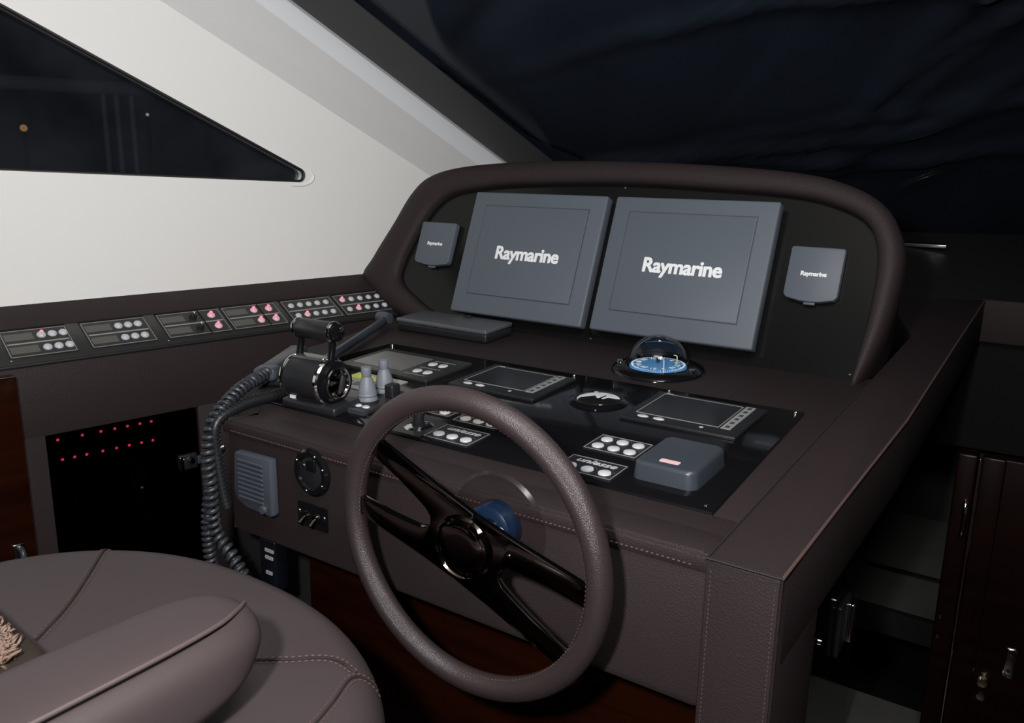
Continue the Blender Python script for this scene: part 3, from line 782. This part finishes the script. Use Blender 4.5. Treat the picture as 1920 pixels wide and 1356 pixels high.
# control levers on their plate, yellow label
lp = empty('lever_plate', TM(-1.072, 1.085, OFF), 'grey plate with three white keys under the two grey levers', 'plate')
prism('plate', rrect(-0.025, 0.055, -0.055, 0.075, 0.004, 3), -0.001, 0.006, STRIP, lp, bev=0.0015)
for x in (-0.002, 0.017, 0.036): lathe('key', [(0, 0.003), (0.006, 0.0025), (0.0085, 0)], BTN, lp, 14, loc(x, -0.036, 0.006) @ Matrix.Diagonal((1, 0.75, 1, 1)))
bm = bmesh.new(); box(bm, -0.025, 0.055, -0.062, -0.056, -0.001, 0.008); fin('front_lip', bm, GREYPL, lp)
screwhead(lp, loc(-0.018, -0.048, 0.006), 0.003)
def lever(x, y, h, label):
    p = empty('control_lever', TM(x, y, OFF + 0.006), label, 'lever', 'grey rubber control levers')
    lathe('collar', [(0, 0), (0.0205, 0), (0.0205, 0.004), (0.017, 0.005)], BLACKPL, p, 24)
    prof = [(0.0185, 0.004)]
    for i in range(6):
        t = i / 5; r = 0.0185 - 0.008 * t * t; z = 0.008 + t * (h * 0.55)
        prof += [(r, z), (r - 0.0016, z + 0.0035)]
    lathe('boot', prof + [(0.0075, h * 0.66), (0, h * 0.66)], BOOT, p, 24)
    lathe('knob', [(0, h), (0.0092, h - 0.001), (0.0098, h - 0.004), (0.0085, h * 0.68), (0.007, h * 0.64)], BOOT, p, 20)
    return p
lever(-1.056, 1.075, 0.068, 'grey rubber lever in front, beside the throttle drum')
lever(-1.066, 1.132, 0.067, 'grey rubber lever behind the front one, next to the black rocker switch')
rb = tag(rbox('rocker_switch', (-0.011, 0.011, -0.012, 0.012, 0, 0.026), BLACKPL, None, 0.004), 'black rocker switch beside the rear grey lever', 'switch')
rb.matrix_world = TM(-1.037, 1.122, OFF + 0.006)
yl = empty('yellow_label', TM(-1.165, 1.185, OFF), 'yellow green label card lying behind the throttle', 'label')
prism('card', rrect(-0.06, 0.075, -0.052, 0.040, 0.002, 2), 0, 0.0015, mat('pale_grey_card', (0.32, 0.33, 0.32), 0.5), yl)
pbox('yellow_band', (-0.055, 0.045, 0.002, 0.028, 0.0015, 0.0024), YELLOW, yl)
bm = bmesh.new()
for i in range(4): box(bm, -0.04 + i * 0.028, -0.022 + i * 0.028, -0.035, -0.015, 0.0015, 0.0022)
fin('printed_block', bm, GREYPL, yl)

# black joystick with chrome foot
kn = empty('joystick', TM(-0.895, 1.032, OFF), 'short black joystick on a chrome foot seen through the wheel', 'joystick')
lathe('foot', [(0, 0.004), (0.022, 0.004), (0.026, 0.002), (0.030, 0.0)], CHROME, kn, 28)
lathe('stem', [(0.012, 0.004), (0.009, 0.016), (0.010, 0.022)], BLACKPL, kn, 20)
lathe('knob', [(0, 0.052), (0.010, 0.050), (0.0145, 0.044), (0.014, 0.030), (0.011, 0.022), (0, 0.021)], BLACKPL, kn, 24)
prism('plate', rrect(-0.036, 0.034, -0.040, 0.040, 0.004, 3), -0.001, 0.0022, STRIP, kn)

# ================================================================== THROTTLE
th = empty('throttle', TM(-1.130, 1.022, OFF) @ Matrix.Rotation(R(2), 4, 'Z'), 'black and chrome twin throttle with a black cross grip', 'throttle')
rbox('base', (-0.062, 0.074, -0.036, 0.040, -0.002, 0.016), BLACKPL, th, 0.006)
rbox('pedestal', (-0.048, 0.026, -0.020, 0.024, 0.010, 0.034), BLACKPL, th, 0.006)
XM = frame((0, 0, 0.052), (0, 1, 0), (0, 0, 1), (1, 0, 0))       # lathe axis along X
lathe('drum', [(0, -0.060), (0.034, -0.060), (0.039, -0.055), (0.040, 0.030), (0.039, 0.032)], BLACKPL, th, 40, XM)
lathe('chrome_ring', [(0.039, 0.029), (0.0425, 0.031), (0.0430, 0.037), (0.040, 0.040)], CHROME, th, 40, XM)
lathe('chrome_ring', [(0.0395, -0.049), (0.0412, -0.052), (0.0405, -0.057), (0.036, -0.0610)], CHROME, th, 40, XM)
lathe('end_cap', [(0.040, 0.038), (0.0395, 0.048), (0.036, 0.053), (0.030, 0.053), (0.028, 0.050)], BLACKGLOSS, th, 40, XM)
lathe('end_ring', [(0.030, 0.053), (0.0290, 0.0555), (0.026, 0.0555), (0.025, 0.051)], CHROME, th, 40, XM)
lathe('end_disc', [(0.026, 0.0515), (0.016, 0.053), (0, 0.0535)], DKCHROME, th, 36, XM)
rbox('top_plate', (-0.050, 0.034, -0.012, 0.016, 0.086, 0.0945), mat('brushed_steel', (0.30, 0.32, 0.33), 0.35, metal=1.0), th, 0.003)
for x, y in ((-0.044, 0.010), (0.028, 0.010), (-0.044, -0.008), (0.028, -0.008)): screwhead(th, loc(x, y, 0.0945), 0.003)
for x in (-0.046, 0.034):
    tube('lever_arm', crom([(x, 0.004, 0.088), (x - 0.001, 0.010, 0.108), (x - 0.002, 0.014, 0.126), (x - 0.002, 0.016, 0.137)], 5), 0.0070, BLACKGLOSS, th, 12)
GM = frame((-0.006, 0.016, 0.141), (0, 1, 0), (0, 0, 1), (1, 0, 0))
lathe('grip', [(0, -0.050), (0.015, -0.050), (0.0182, -0.046), (0.0188, 0.036), (0.0182, 0.040)], BLACKPL, th, 28, GM)
lathe('grip_ring', [(0.0182, 0.038), (0.0200, 0.040), (0.0200, 0.044), (0.0185, 0.046)], CHROME, th, 28, GM)
lathe('grip_cap', [(0.0185, 0.045), (0.0165, 0.052), (0.010, 0.056), (0, 0.0565)], BLACKGLOSS, th, 28, GM)
lathe('grip_ring', [(0.015, -0.052), (0.0185, -0.0505), (0.0195, -0.047), (0.0182, -0.044)], CHROME, th, 28, GM)
lathe('trim_button', [(0, 0.003), (0.004, 0.0025), (0.005, 0)], CHROME, th, 12, GM @ loc(0.004, 0.006, 0.0555))
bd = pbox('badge', (-0.046, -0.034, -0.0275, -0.0235, 0.014, 0.022), WHITETXT, th)

# ================================================================== HANDSET AND CORDS
hs = empty('radio_handset', TM(-1.355, 1.13, OFF) @ Matrix.Rotation(R(28), 4, 'Z'), 'grey radio handset with a coiled cord hanging over the console corner', 'radio handset')
rbox('cradle', (-0.028, 0.028, -0.080, 0.11, -0.004, 0.016), BLACKPL, hs, 0.006)
rbox('body', (-0.020, 0.020, -0.070, 0.10, 0.014, 0.040), GREYPL, hs, 0.009, 4)
rbox('head', (-0.024, 0.024, -0.102, -0.060, 0.012, 0.040), SPKPL, hs, 0.010, 4)
lathe('collar', [(0.006, -0.05), (0.012, -0.045), (0.013, -0.02), (0.010, 0.0), (0.0, 0.0)], SPKPL, hs, 16, frame((0, -0.098, 0.022), (1, 0, 0), (0, 0, 1), (0, -1, 0)) @ loc(0, 0, 0.03))
def coil(path, rad, wire, turns, n=12):
    p = resample(path, turns * n + 1); out = []
    prev = Vector((1, 0, 0))
    for i, q in enumerate(p):
        a = p[max(0, i - 1)]; b = p[min(len(p) - 1, i + 1)]
        t = (b - a).normalized(); u = (prev - t * prev.dot(t)).normalized(); prev = u; v = t.cross(u)
        an = 2 * math.pi * i / n
        out.append(q + rad * (math.cos(an) * u + math.sin(an) * v))
    return out
cordm = mat('cord_grey', (0.026, 0.030, 0.037), 0.4)
hinv = hs.matrix_world.inverted()
cp1 = crom([(-1.300, 1.040, 0.945), (-1.262, 0.945, 0.935), (-1.238, 0.872, 0.900), (-1.232, 0.850, 0.845), (-1.228, 0.848, 0.78), (-1.226, 0.850, 0.70), (-1.190, 0.856, 0.655), (-1.155, 0.860, 0.60), (-1.150, 0.862, 0.52)], 8)
tube('coiled_cord', [hinv @ q for q in coil(cp1, 0.0100, 0.003, 44)], 0.0040, cordm, hs, 6)
cp2 = crom([(-1.240, 0.862, 0.80), (-1.248, 0.852, 0.72), (-1.246, 0.850, 0.64), (-1.225, 0.850, 0.56), (-1.200, 0.852, 0.50)], 8)
tube('coiled_cord', [hinv @ q for q in coil(cp2, 0.0095, 0.003, 28)], 0.0038, cordm, hs, 6)
hose = empty('ribbed_hose', I4, 'black ribbed hose curving from under the throttle down beside the cord', 'hose')
hp = crom([(-1.225, 1.045, 0.922), (-1.226, 0.985, 0.921), (-1.226, 0.925, 0.918), (-1.226, 0.868, 0.898), (-1.226, 0.864, 0.84), (-1.218, 0.866, 0.77), (-1.212, 0.868, 0.74)], 16)
tube('core', hp, 0.0085, BLACKPL, hose, 10)
bm = bmesh.new(); hr = resample(hp, 44)
for i in range(1, 43):
    t = (hr[i + 1] - hr[i - 1]).normalized() * 0.0018
    sweep(bm, [hr[i] - t, hr[i] + t], 0.0105, 10)
fin('ribs', bm, BLACKPL, hose, True, 40)
pl = empty('plug_box', loc(-1.135, 0.90, 0.645), 'small dark plug box with pale bars hanging by the cord', 'plug')
rbox('body', (-0.022, 0.020, -0.01, 0.02, -0.055, 0.045), mat('dark_navy_plastic', (0.003, 0.004, 0.007), 0.3), pl, 0.004)
for z, w_ in ((0.026, 0.020), (0.012, 0.018), (-0.018, 0.014)): pbox('bar', (-0.004, w_ - 0.002, -0.012, -0.0095, z - 0.003, z + 0.003), LINE, pl)
ck = tag(lathe('cord_hook', [(0, 0.012), (0.007, 0.010), (0.009, 0.004), (0.006, 0.0)], CHROME, None, 16), 'small chrome hook holding the coiled cord on the console corner', 'hook')
ck.matrix_world = frame((-1.222, 0.876, 0.850), (1, 0, 0), (0, 0, 1), (0, -1, 0))

# ================================================================== FRONT FACE FITTINGS
FF = lambda x, z, o_=0.0: frame((x, Y0 - 0.0005 - o_, z), (1, 0, 0), (0, 0, 1), (0, -1, 0))
sp = empty('speaker', FF(-1.132, 0.808), 'grey louvred speaker on the front of the console', 'speaker')
pts = [(-0.040, 0.050), (0.050, 0.052), (0.051, -0.050), (0.046, -0.054), (-0.020, -0.052), (-0.048, -0.040), (-0.052, -0.02), (-0.046, 0.046)]
prism('housing', pts, 0, 0.016, SPKPL, sp, bev=0.004)
for i in range(9):
    z = 0.036 - i * 0.0085
    rbox('louvre', (-0.036, 0.030, z - 0.0022, z + 0.0022, 0.014, 0.0185), SPKPL, sp, 0.0010, 1)
    pbox('slot', (-0.036, 0.030, z - 0.0060, z - 0.0030, 0.0150, 0.0163), GREYPL, sp)
lathe('knob', [(0, 0.006), (0.007, 0.005), (0.008, 0)], SPKPL, sp, 16, loc(0.028, -0.043, 0.016))
rs = empty('round_gauge', FF(-0.994, 0.854), 'round black socket gauge with chrome screws on the console front', 'gauge')
lathe('bezel', [(0, 0.004), (0.026, 0.004), (0.029, 0.008), (0.036, 0.008), (0.0405, 0.004), (0.041, 0)], BLACKGLOSS, rs, 40)
lathe('dial', [(0, 0.0065), (0.024, 0.0055), (0.027, 0.004)], BLACKPL, rs, 30)
rbox('flap', (-0.006, 0.016, 0.004, 0.026, 0.005, 0.011), BLACKGLOSS, rs, 0.003)
for a in (65, 150, 330, 20, 255): screwhead(rs, Matrix.Rotation(R(a), 4, 'Z') @ loc(0.0335, 0, 0.008), 0.0030)
screwhead(rs, loc(-0.014, 0.010, 0.0065), 0.004)
sw = empty('switch_plate', FF(-0.996, 0.776), 'black plate with two toggle switches below the round gauge', 'switch')
prism('plate', rrect(-0.034, 0.034, -0.0205, 0.0205, 0.002, 2), 0, 0.004, BLACKGLOSS, sw)
for x in (-0.012, 0.013):
    t = lathe('toggle_base', [(0, 0.006), (0.006, 0.006), (0.008, 0.0)], DKCHROME, sw, 16, loc(x, 0, 0.004))
    tube('toggle', [(x, 0, 0.008), (x + 0.001, -0.008, 0.022)], lambda i: 0.0022 + 0.001 * i, DKCHROME, t, 10)
for x in (-0.030, 0.030): screwhead(sw, loc(x, 0.004, 0.004), 0.0035)

# ================================================================== STEERING WHEEL
HUB = Vector((-0.612, 0.795, 0.863))
WT = R(2.0)
WM = frame(HUB, (1, 0, 0), (0, -math.sin(WT), math.cos(WT)), (0, -math.cos(WT), -math.sin(WT)))   # z toward helmsman
wh = empty('steering_wheel', WM @ Matrix.Rotation(R(-20), 4, 'Z'), 'steering wheel with leather rim and four dark polished spokes', 'steering wheel')
RR, RT = 0.200, 0.0165
circ = lambda r, n, z=0: [(r * math.cos(2 * math.pi * i / n), r * math.sin(2 * math.pi * i / n), z) for i in range(n)]
tube('rim', circ(RR, 96), RT, WHEELL, wh, 20, True)
stitches('stitching', circ(RR - RT * 0.93, 120, 0.0065) + [(RR - RT * 0.93, 0, 0.0065)], THREAD, wh, 0.006, 0.0008, 0.5)
def spokepair(sgn):
    # band with straight outer edges and a rounded V notch towards the rim
    rr = RR - RT * 0.8
    def atr(y): return math.sqrt(rr * rr - y * y)
    up = [(0.0, 0.054), (0.06, 0.056), (atr(0.064), 0.064), (atr(0.037), 0.037), (0.125, 0.0285), (0.092, 0.021), (0.072, 0.0155), (0.062, 0.009), (0.0585, 0.0)]
    pts = up + [(x, -y) for x, y in up[:-1]][::-1]
    return [(sgn * x, sgn * y) for x, y in pts]
for s in (1, -1):
    pr = prism('spoke', spokepair(s), -0.005, 0.005, DKCHROME, wh, bev=0.0018)
lathe('hub', [(0, 0.012), (0.020, 0.0125), (0.036, 0.0115), (0.038, 0.010)], DKCHROME, wh, 48)
lathe('hub_ring', [(0.038, 0.010), (0.040, 0.0135), (0.0435, 0.0125), (0.045, 0.004)], DKCHROME, wh, 48)
lathe('shaft', [(0.022, -0.006), (0.020, -0.02), (0.016, -0.075), (0.016, -0.083)], DKCHROME, wh, 24)
screwhead(wh, loc(0.066, 0.034, 0.005), 0.0025)
fl = empty('column_cover', FF(-0.618, 0.861), 'blue wrapped column collar under clear plastic behind the wheel', 'cover')
lathe('clear_disc', [(0.030, 0.012), (0.060, 0.010), (0.074, 0.006), (0.078, 0.0)], WRAP, fl, 40)
lathe('collar', [(0.0175, 0.030), (0.030, 0.030), (0.036, 0.026), (0.038, 0.0)], BLUECAP, fl, 36)
text('lettering', 'CE', 0.016, WHITETXT, fl, loc(0.026, 0.004, 0.0302) @ Matrix.Rotation(R(-60), 4, 'Z'), off=0.0004, depth=0.0003)

# ================================================================== FLAT CASE, GOOSENECK
fc = empty('flat_case', TM(-1.298, 1.640, -0.001), 'flat black plastic case lying on the shelf below the left monitor', 'case')
rbox('lower_shell', (-0.145, 0.142, -0.058, 0.055, 0.0, 0.024), BLACKPL, fc, 0.006)
rbox('lid', (-0.147, 0.144, -0.060, 0.055, 0.022, 0.034), mat('toplit_case_lid', (0.075, 0.082, 0.090), 0.35), fc, 0.005)  # lid of the black case, its top-lit tone put into the colour
for x in (0.010, 0.022): rbox('clip', (x - 0.004, x + 0.004, 0.028, 0.04, 0.032, 0.040), BLACKPL, fc, 0.001, 1)
lathe('hinge_pin', [(0, 0.004), (0.004, 0.003), (0.005, 0)], CHROME, fc, 10, loc(0.140, 0.040, 0.030))
gn = empty('gooseneck_lamp', I4, 'dark gooseneck lamp leaning over the far left corner of the panel', 'lamp')
gpth = crom([(-1.335, 1.215, 0.928), (-1.37, 1.30, 0.934), (-1.425, 1.43, 0.943), (-1.475, 1.55, 0.952), (-1.49, 1.585, 0.957)], 8)
tube('neck', gpth, 0.0105, GREYPL, gn, 12)
lathe('foot', [(0, 0.010), (0.016, 0.009), (0.021, 0.003), (0.022, 0)], BLACKPL, gn, 20, TM(-1.335, 1.21, OFF))
lathe('head', [(0, -0.020), (0.014, -0.018), (0.017, 0.0), (0.014, 0.022), (0, 0.024)], SPKPL, gn, 18, frame((-1.50, 1.592, 0.960), (0, 1, 0), (0, 0, 1), (1, 0, 0)))

# ================================================================== HELM CHAIR
ch = empty('helm_chair', I4, 'mauve brown leather helm chair with round seat and padded armrest', 'chair')
CX, CY = -0.845, 0.355; RX, RY = 0.380, 0.318
def seat_pt(s, a):          # s 0 centre .. 1 rim top .. 2 lower edge
    ca, sa = math.cos(a), math.sin(a); e = 2 / 2.25
    ex = math.copysign(abs(ca) ** e, ca); ey = math.copysign(abs(sa) ** e, sa)
    if s <= 1:
        r = s * 0.88; z = 0.797 + 0.018 * math.sin(s * math.pi) * 0.6 + 0.010 * s * s
        if s > 0.85: z -= 0.0
    else:
        t = (s - 1) * math.pi * 0.55; r = 0.88 + 0.12 * math.sin(min(t, math.pi / 2) if t < math.pi / 2 else math.pi - t); z = 0.807 - 0.055 * (1 - math.cos(t))
    return Vector((CX + RX * r * ex, CY + RY * r * ey, z))
bm = bmesh.new(); NA = 96
S = [i / 14 for i in range(1, 15)] + [1 + i / 12 for i in range(1, 13)]
rings = [[bm.verts.new(seat_pt(s, 2 * math.pi * i / NA)) for i in range(NA)] for s in S]
c0 = bm.verts.new(seat_pt(0, 0)); cz = bm.verts.new((CX, CY, 0.70))
for i in range(NA): bm.faces.new((c0, rings[0][i], rings[0][(i + 1) % NA]))
for a, b in zip(rings, rings[1:]):
    for i in range(NA): bm.faces.new((a[i], b[i], b[(i + 1) % NA], a[(i + 1) % NA]))
base = [bm.verts.new((v.co.x, v.co.y, 0.70)) for v in rings[-1]]
for i in range(NA):
    bm.faces.new((rings[-1][i], base[i], base[(i + 1) % NA], rings[-1][(i + 1) % NA])); bm.faces.new((cz, base[(i + 1) % NA], base[i]))
seat = fin('seat', bm, SEATL, ch, True, 60)
def on_seat(x, y, dz=0.001):
    dx, dy = (x - CX) / RX, (y - CY) / RY
    rho = (abs(dx) ** 2.25 + abs(dy) ** 2.25) ** (1 / 2.25)
    a = math.atan2(math.copysign(abs(dy) ** (2.25 / 2), dy), math.copysign(abs(dx) ** (2.25 / 2), dx))
    if rho <= 0.88: s = rho / 0.88
    else: s = 1 + math.asin(min(1, (rho - 0.88) / 0.12)) / (math.pi * 0.55)
    p = seat_pt(s, a); p.z += dz; return p
def seam(pts, double=False):
    P_ = resample(crom([(x, y, 0) for x, y in pts], 6), 50)
    q = [on_seat(p.x, p.y) for p in P_]
    tube('seam', q, 0.0016, SEAMD, seat, 6)
    for off in (0.005, -0.005):
        st = []
        for i, p in enumerate(P_):
            a = P_[max(0, i - 1)]; b = P_[min(49, i + 1)]; t = (b - a).normalized()
            st.append(on_seat(p.x - t.y * off, p.y + t.x * off, 0.0008))
        stitches('stitching', st, THREAD, seat, 0.007, 0.0010)
seam([(-1.118, 0.600), (-1.070, 0.555), (-1.010, 0.500), (-0.965, 0.452), (-0.93, 0.40)])
seam([(-0.575, 0.590), (-0.585, 0.560), (-0.568, 0.515), (-0.555, 0.46), (-0.57, 0.40)])
seam([(-0.80, 0.44), (-0.73, 0.485), (-0.668, 0.535), (-0.63, 0.570), (-0.590, 0.572)])
# pedestal
lathe('pedestal', [(0.20, 0.0), (0.20, 0.012), (0.06, 0.03), (0.05, 0.06), (0.05, 0.66), (0.14, 0.69), (0.14, 0.70)], DKCHROME, ch, 36, loc(CX, CY, 0))
# armrest
bm = bmesh.new(); rings = []
AX = [(-0.12, 1.0), (0.10, 1.0), (0.25, 1.0), (0.33, 1.0), (0.39, 0.98), (0.43, 0.92), (0.455, 0.80), (0.472, 0.62), (0.482, 0.38), (0.487, 0.12)]
for y, f in AX:
    ring = []
    for k in range(40):
        a = 2 * math.pi * k / 40; ca, sa = math.cos(a), math.sin(a); e = 2 / 3.0
        hz = 0.040 if sa > 0 else 0.062
        x = -0.664 + 0.062 * (0.45 + 0.55 * f) * f ** 0.3 * math.copysign(abs(ca) ** e, ca)
        z = 0.884 + hz * (0.35 + 0.65 * f) * math.copysign(abs(sa) ** e, sa)
        x += 0.012 * max(0, 1 - abs(sa + 0.3)) * (1 if ca > 0 else -1) * f
        ring.append(bm.verts.new((x, y - 0.045 * max(0, -sa) * (1 if y > 0.2 else 0), z)))
    rings.append(ring)
for a, b in zip(rings, rings[1:]):
    for k in range(40): bm.faces.new((a[k], a[(k + 1) % 40], b[(k + 1) % 40], b[k]))
bm.faces.new(rings[0][::-1]); bm.faces.new(rings[-1])
ar = fin('armrest', bm, SEATL, ch, True, 60)
md = ar.modifiers.new('sub', 'SUBSURF'); md.levels = 1; md.render_levels = 2
tube('piping', crom([(-0.613, -0.12, 0.9235), (-0.613, 0.10, 0.9235), (-0.613, 0.30, 0.9235), (-0.615, 0.38, 0.9230), (-0.622, 0.43, 0.921), (-0.638, 0.462, 0.916), (-0.655, 0.482, 0.908)], 8), 0.0026, mat('highlit_piping_leather', (0.075, 0.055, 0.056), 0.5), ar, 8)  # piping paler than the seat, its highlight put into the colour
rbox('armrest_bracket', (-0.69, -0.63, -0.05, 0.20, 0.72, 0.83), BLACKMATT, ch, 0.01)
# shearling trimmed cushion on the seat
cu = empty('shearling_cushion', I4, 'brown suede cushion with beige shearling face at the left edge of the seat', 'cushion')
rbox('suede_cover', (-0.110, 0.110, -0.130, 0.130, -0.022, 0.022), SUEDE, cu, 0.018, 5, M=frame((-0.935, 0.245, 0.836), (0.995, -0.10, 0.0), (0.10, 0.995, 0.0), (0, 0, 1)))
bm = bmesh.new(); rnd = random.Random(3)
FMx = frame((-0.935, 0.245, 0.856), (0.995, -0.10, 0.0), (0.10, 0.995, 0.0), (0, 0, 1))
for i in range(7500):
    x, y = rnd.uniform(-0.10, 0.104), rnd.uniform(-0.12, 0.104)
    if x + y > 0.196: continue
    a = rnd.uniform(0, 2 * math.pi); l = rnd.uniform(0.008, 0.016)
    p0 = Vector((x, y, rnd.uniform(-0.003, 0.004) - 10 * max(0, x - 0.085) ** 2)); p1 = p0 + Vector((math.cos(a) * l * 0.6, math.sin(a) * l * 0.6, l * 0.7)); p2 = p1 + Vector((math.cos(a + 1) * l * 0.5, math.sin(a + 1) * l * 0.5, l * 0.1))
    sweep(bm, [FMx @ p0, FMx @ p1, FMx @ p2], lambda k: 0.0024 - 0.0007 * k, 4)
fo = fin('fleece', bm, FUR, cu, True); fo['kind'] = 'stuff'

# ================================================================== COMPANIONWAY (right)
wy = empty('companionway_stairs', I4, 'dim carpeted steps going down beside the console', 'stairs')
for (y0_, y1_, z, x0_, x1_) in ((2.30, 2.80, 0.28, -0.40, -0.15), (1.98, 2.25, 0.32, -0.40, -0.14), (1.30, 1.66, 0.31, -0.45, -0.10)):
    rbox('tread', (x0_, x1_, y0_, y1_, z - 0.02, z), CARPET, wy, 0.004)
    pbox('nosing', (x0_, x1_, y0_ - 0.02, y0_ - 0.001, z - 0.03, z + 0.030), BLACKMATT, wy)
pbox('stair_well', (-0.60, 0.9, 1.06, 3.2, 0.02, 0.03), BLACKMATT, wy)
pbox('well_side', (-0.62, -0.60, 1.06, 3.2, 0.0, 0.80), DARKIN, wy)
pbox('well_back', (-0.62, 0.9, 3.18, 3.2, 0.0, 0.80), DARKIN, wy)
dr = empty('companionway_door', loc(-0.117, 1.6, 0.0), 'dark mahogany folding door with brass locks at the companionway', 'door')
rbox('post', (-0.012, 0.020, -0.02, 0.02, 0.0, 0.875), MAHOG, dr, 0.004)
rbox('leaf', (0.026, 0.46, -0.012, 0.012, 0.0, 0.875), MAHOG, dr, 0.003)
rbox('leaf_stile', (0.026, 0.062, -0.018, -0.010, 0.0, 0.875), MAHOG, dr, 0.003)
rbox('edge_strip', (0.0215, 0.0245, -0.020, -0.012, 0.02, 0.87), BRASS, dr, 0.0008, 1)
k_ = lathe('knob', [(0, 0.022), (0.008, 0.021), (0.011, 0.015), (0.008, 0.007), (0.011, 0)], BRASS, dr, 18, frame((0.078, -0.012, 0.462), (1, 0, 0), (0, 0, 1), (0, -1, 0)))
lathe('lock', [(0, 0.006), (0.007, 0.005), (0.009, 0)], BRASS, dr, 16, frame((0.078, -0.012, 0.425), (1, 0, 0), (0, 0, 1), (0, -1, 0)))
es = rbox('escutcheon', (0.105, 0.122, -0.016, -0.011, 0.478, 0.535), CHROME, dr, 0.003)
for z in (0.520, 0.492): lathe('key_hole', [(0, 0.0015), (0.004, 0.001), (0.004, 0)], BLACKMATT, es, 10, frame((0.1135, -0.016, z), (1, 0, 0), (0, 0, 1), (0, -1, 0)))
tube('handle', crom([(0.010, -0.02, 0.79), (0.012, -0.036, 0.785), (0.012, -0.036, 0.735), (0.010, -0.02, 0.73)], 6), 0.004, CHROME, dr, 8)
for z in (0.56, 0.52): screwhead(dr, frame((-0.004, -0.02, z), (1, 0, 0), (0, 0, 1), (0, -1, 0)), 0.0035)
# black locker with latch behind the pillar
lk = empty('under_arm_locker', I4, 'black locker with a chrome latch under the leather arm', 'locker')
pbox('panel', (-0.262, -0.245, 1.056, 1.48, 0.0, 0.772), BLACKGLOSS, lk)
l_ = rbox('latch', (-0.246, -0.236, 1.30, 1.37, 0.575, 0.665), BLACKPL, lk, 0.004)
rbox('latch_bar', (-0.238, -0.226, 1.345, 1.358, 0.585, 0.655), CHROME, l_, 0.003)
lathe('latch_pin', [(0, 0.006), (0.005, 0.005), (0.006, 0)], CHROME, lk, 12, frame((-0.245, 1.19, 0.660), (0, 1, 0), (0, 0, 1), (1, 0, 0)))

# ================================================================== OUTSIDE THE SIDE WINDOW
ql = empty('reflection_bars', I4, 'faint pale bars standing in for a cabin reflection in the side window', 'reflection bars')  # bars added outside to imitate the cabin reflected in the pane
REFLM = mat('reflection_bar_grey', (0.30, 0.29, 0.33), 0.5)
tube('reflection_band', [(-3.50, 1.10, 1.635), (-3.42, 1.59, 1.640), (-3.32, 2.17, 1.652)], 0.030, REFLM, ql, 8)
for x, y in ((-3.360, 1.95), (-3.350, 2.00), (-3.340, 2.06)):
    tube('post', [(x, y, 0.6), (x, y, 1.64)], 0.012, REFLM, ql, 8)
for P_, r_, c_, lab in (((-7.34, 3.55, 1.63), 0.030, (1.0, 0.45, 0.15), 'small orange glow added for a glint in the side window'), ((-7.16, 4.56, 1.795), 0.016, (0.9, 0.95, 1.0), 'tiny white glow added for a glint in the side window')):
    lo = empty('glint_ball', loc(*P_), lab, 'lamp')  # added glowing balls on stands, imitating reflected glints in the pane
    lathe('glow_ball', [(0, r_), (r_ * 0.7, r_ * 0.7), (r_, 0), (r_ * 0.7, -r_ * 0.7), (0, -r_)], mat('glint_glow_%d' % int(r_ * 1000), c_, 0.5, emit=c_, emit_str=0.5), lo, 12)
    tube('glint_stand', [(0, 0, -P_[2]), (0, 0, -r_)], 0.02, BLACKMATT, lo, 8)
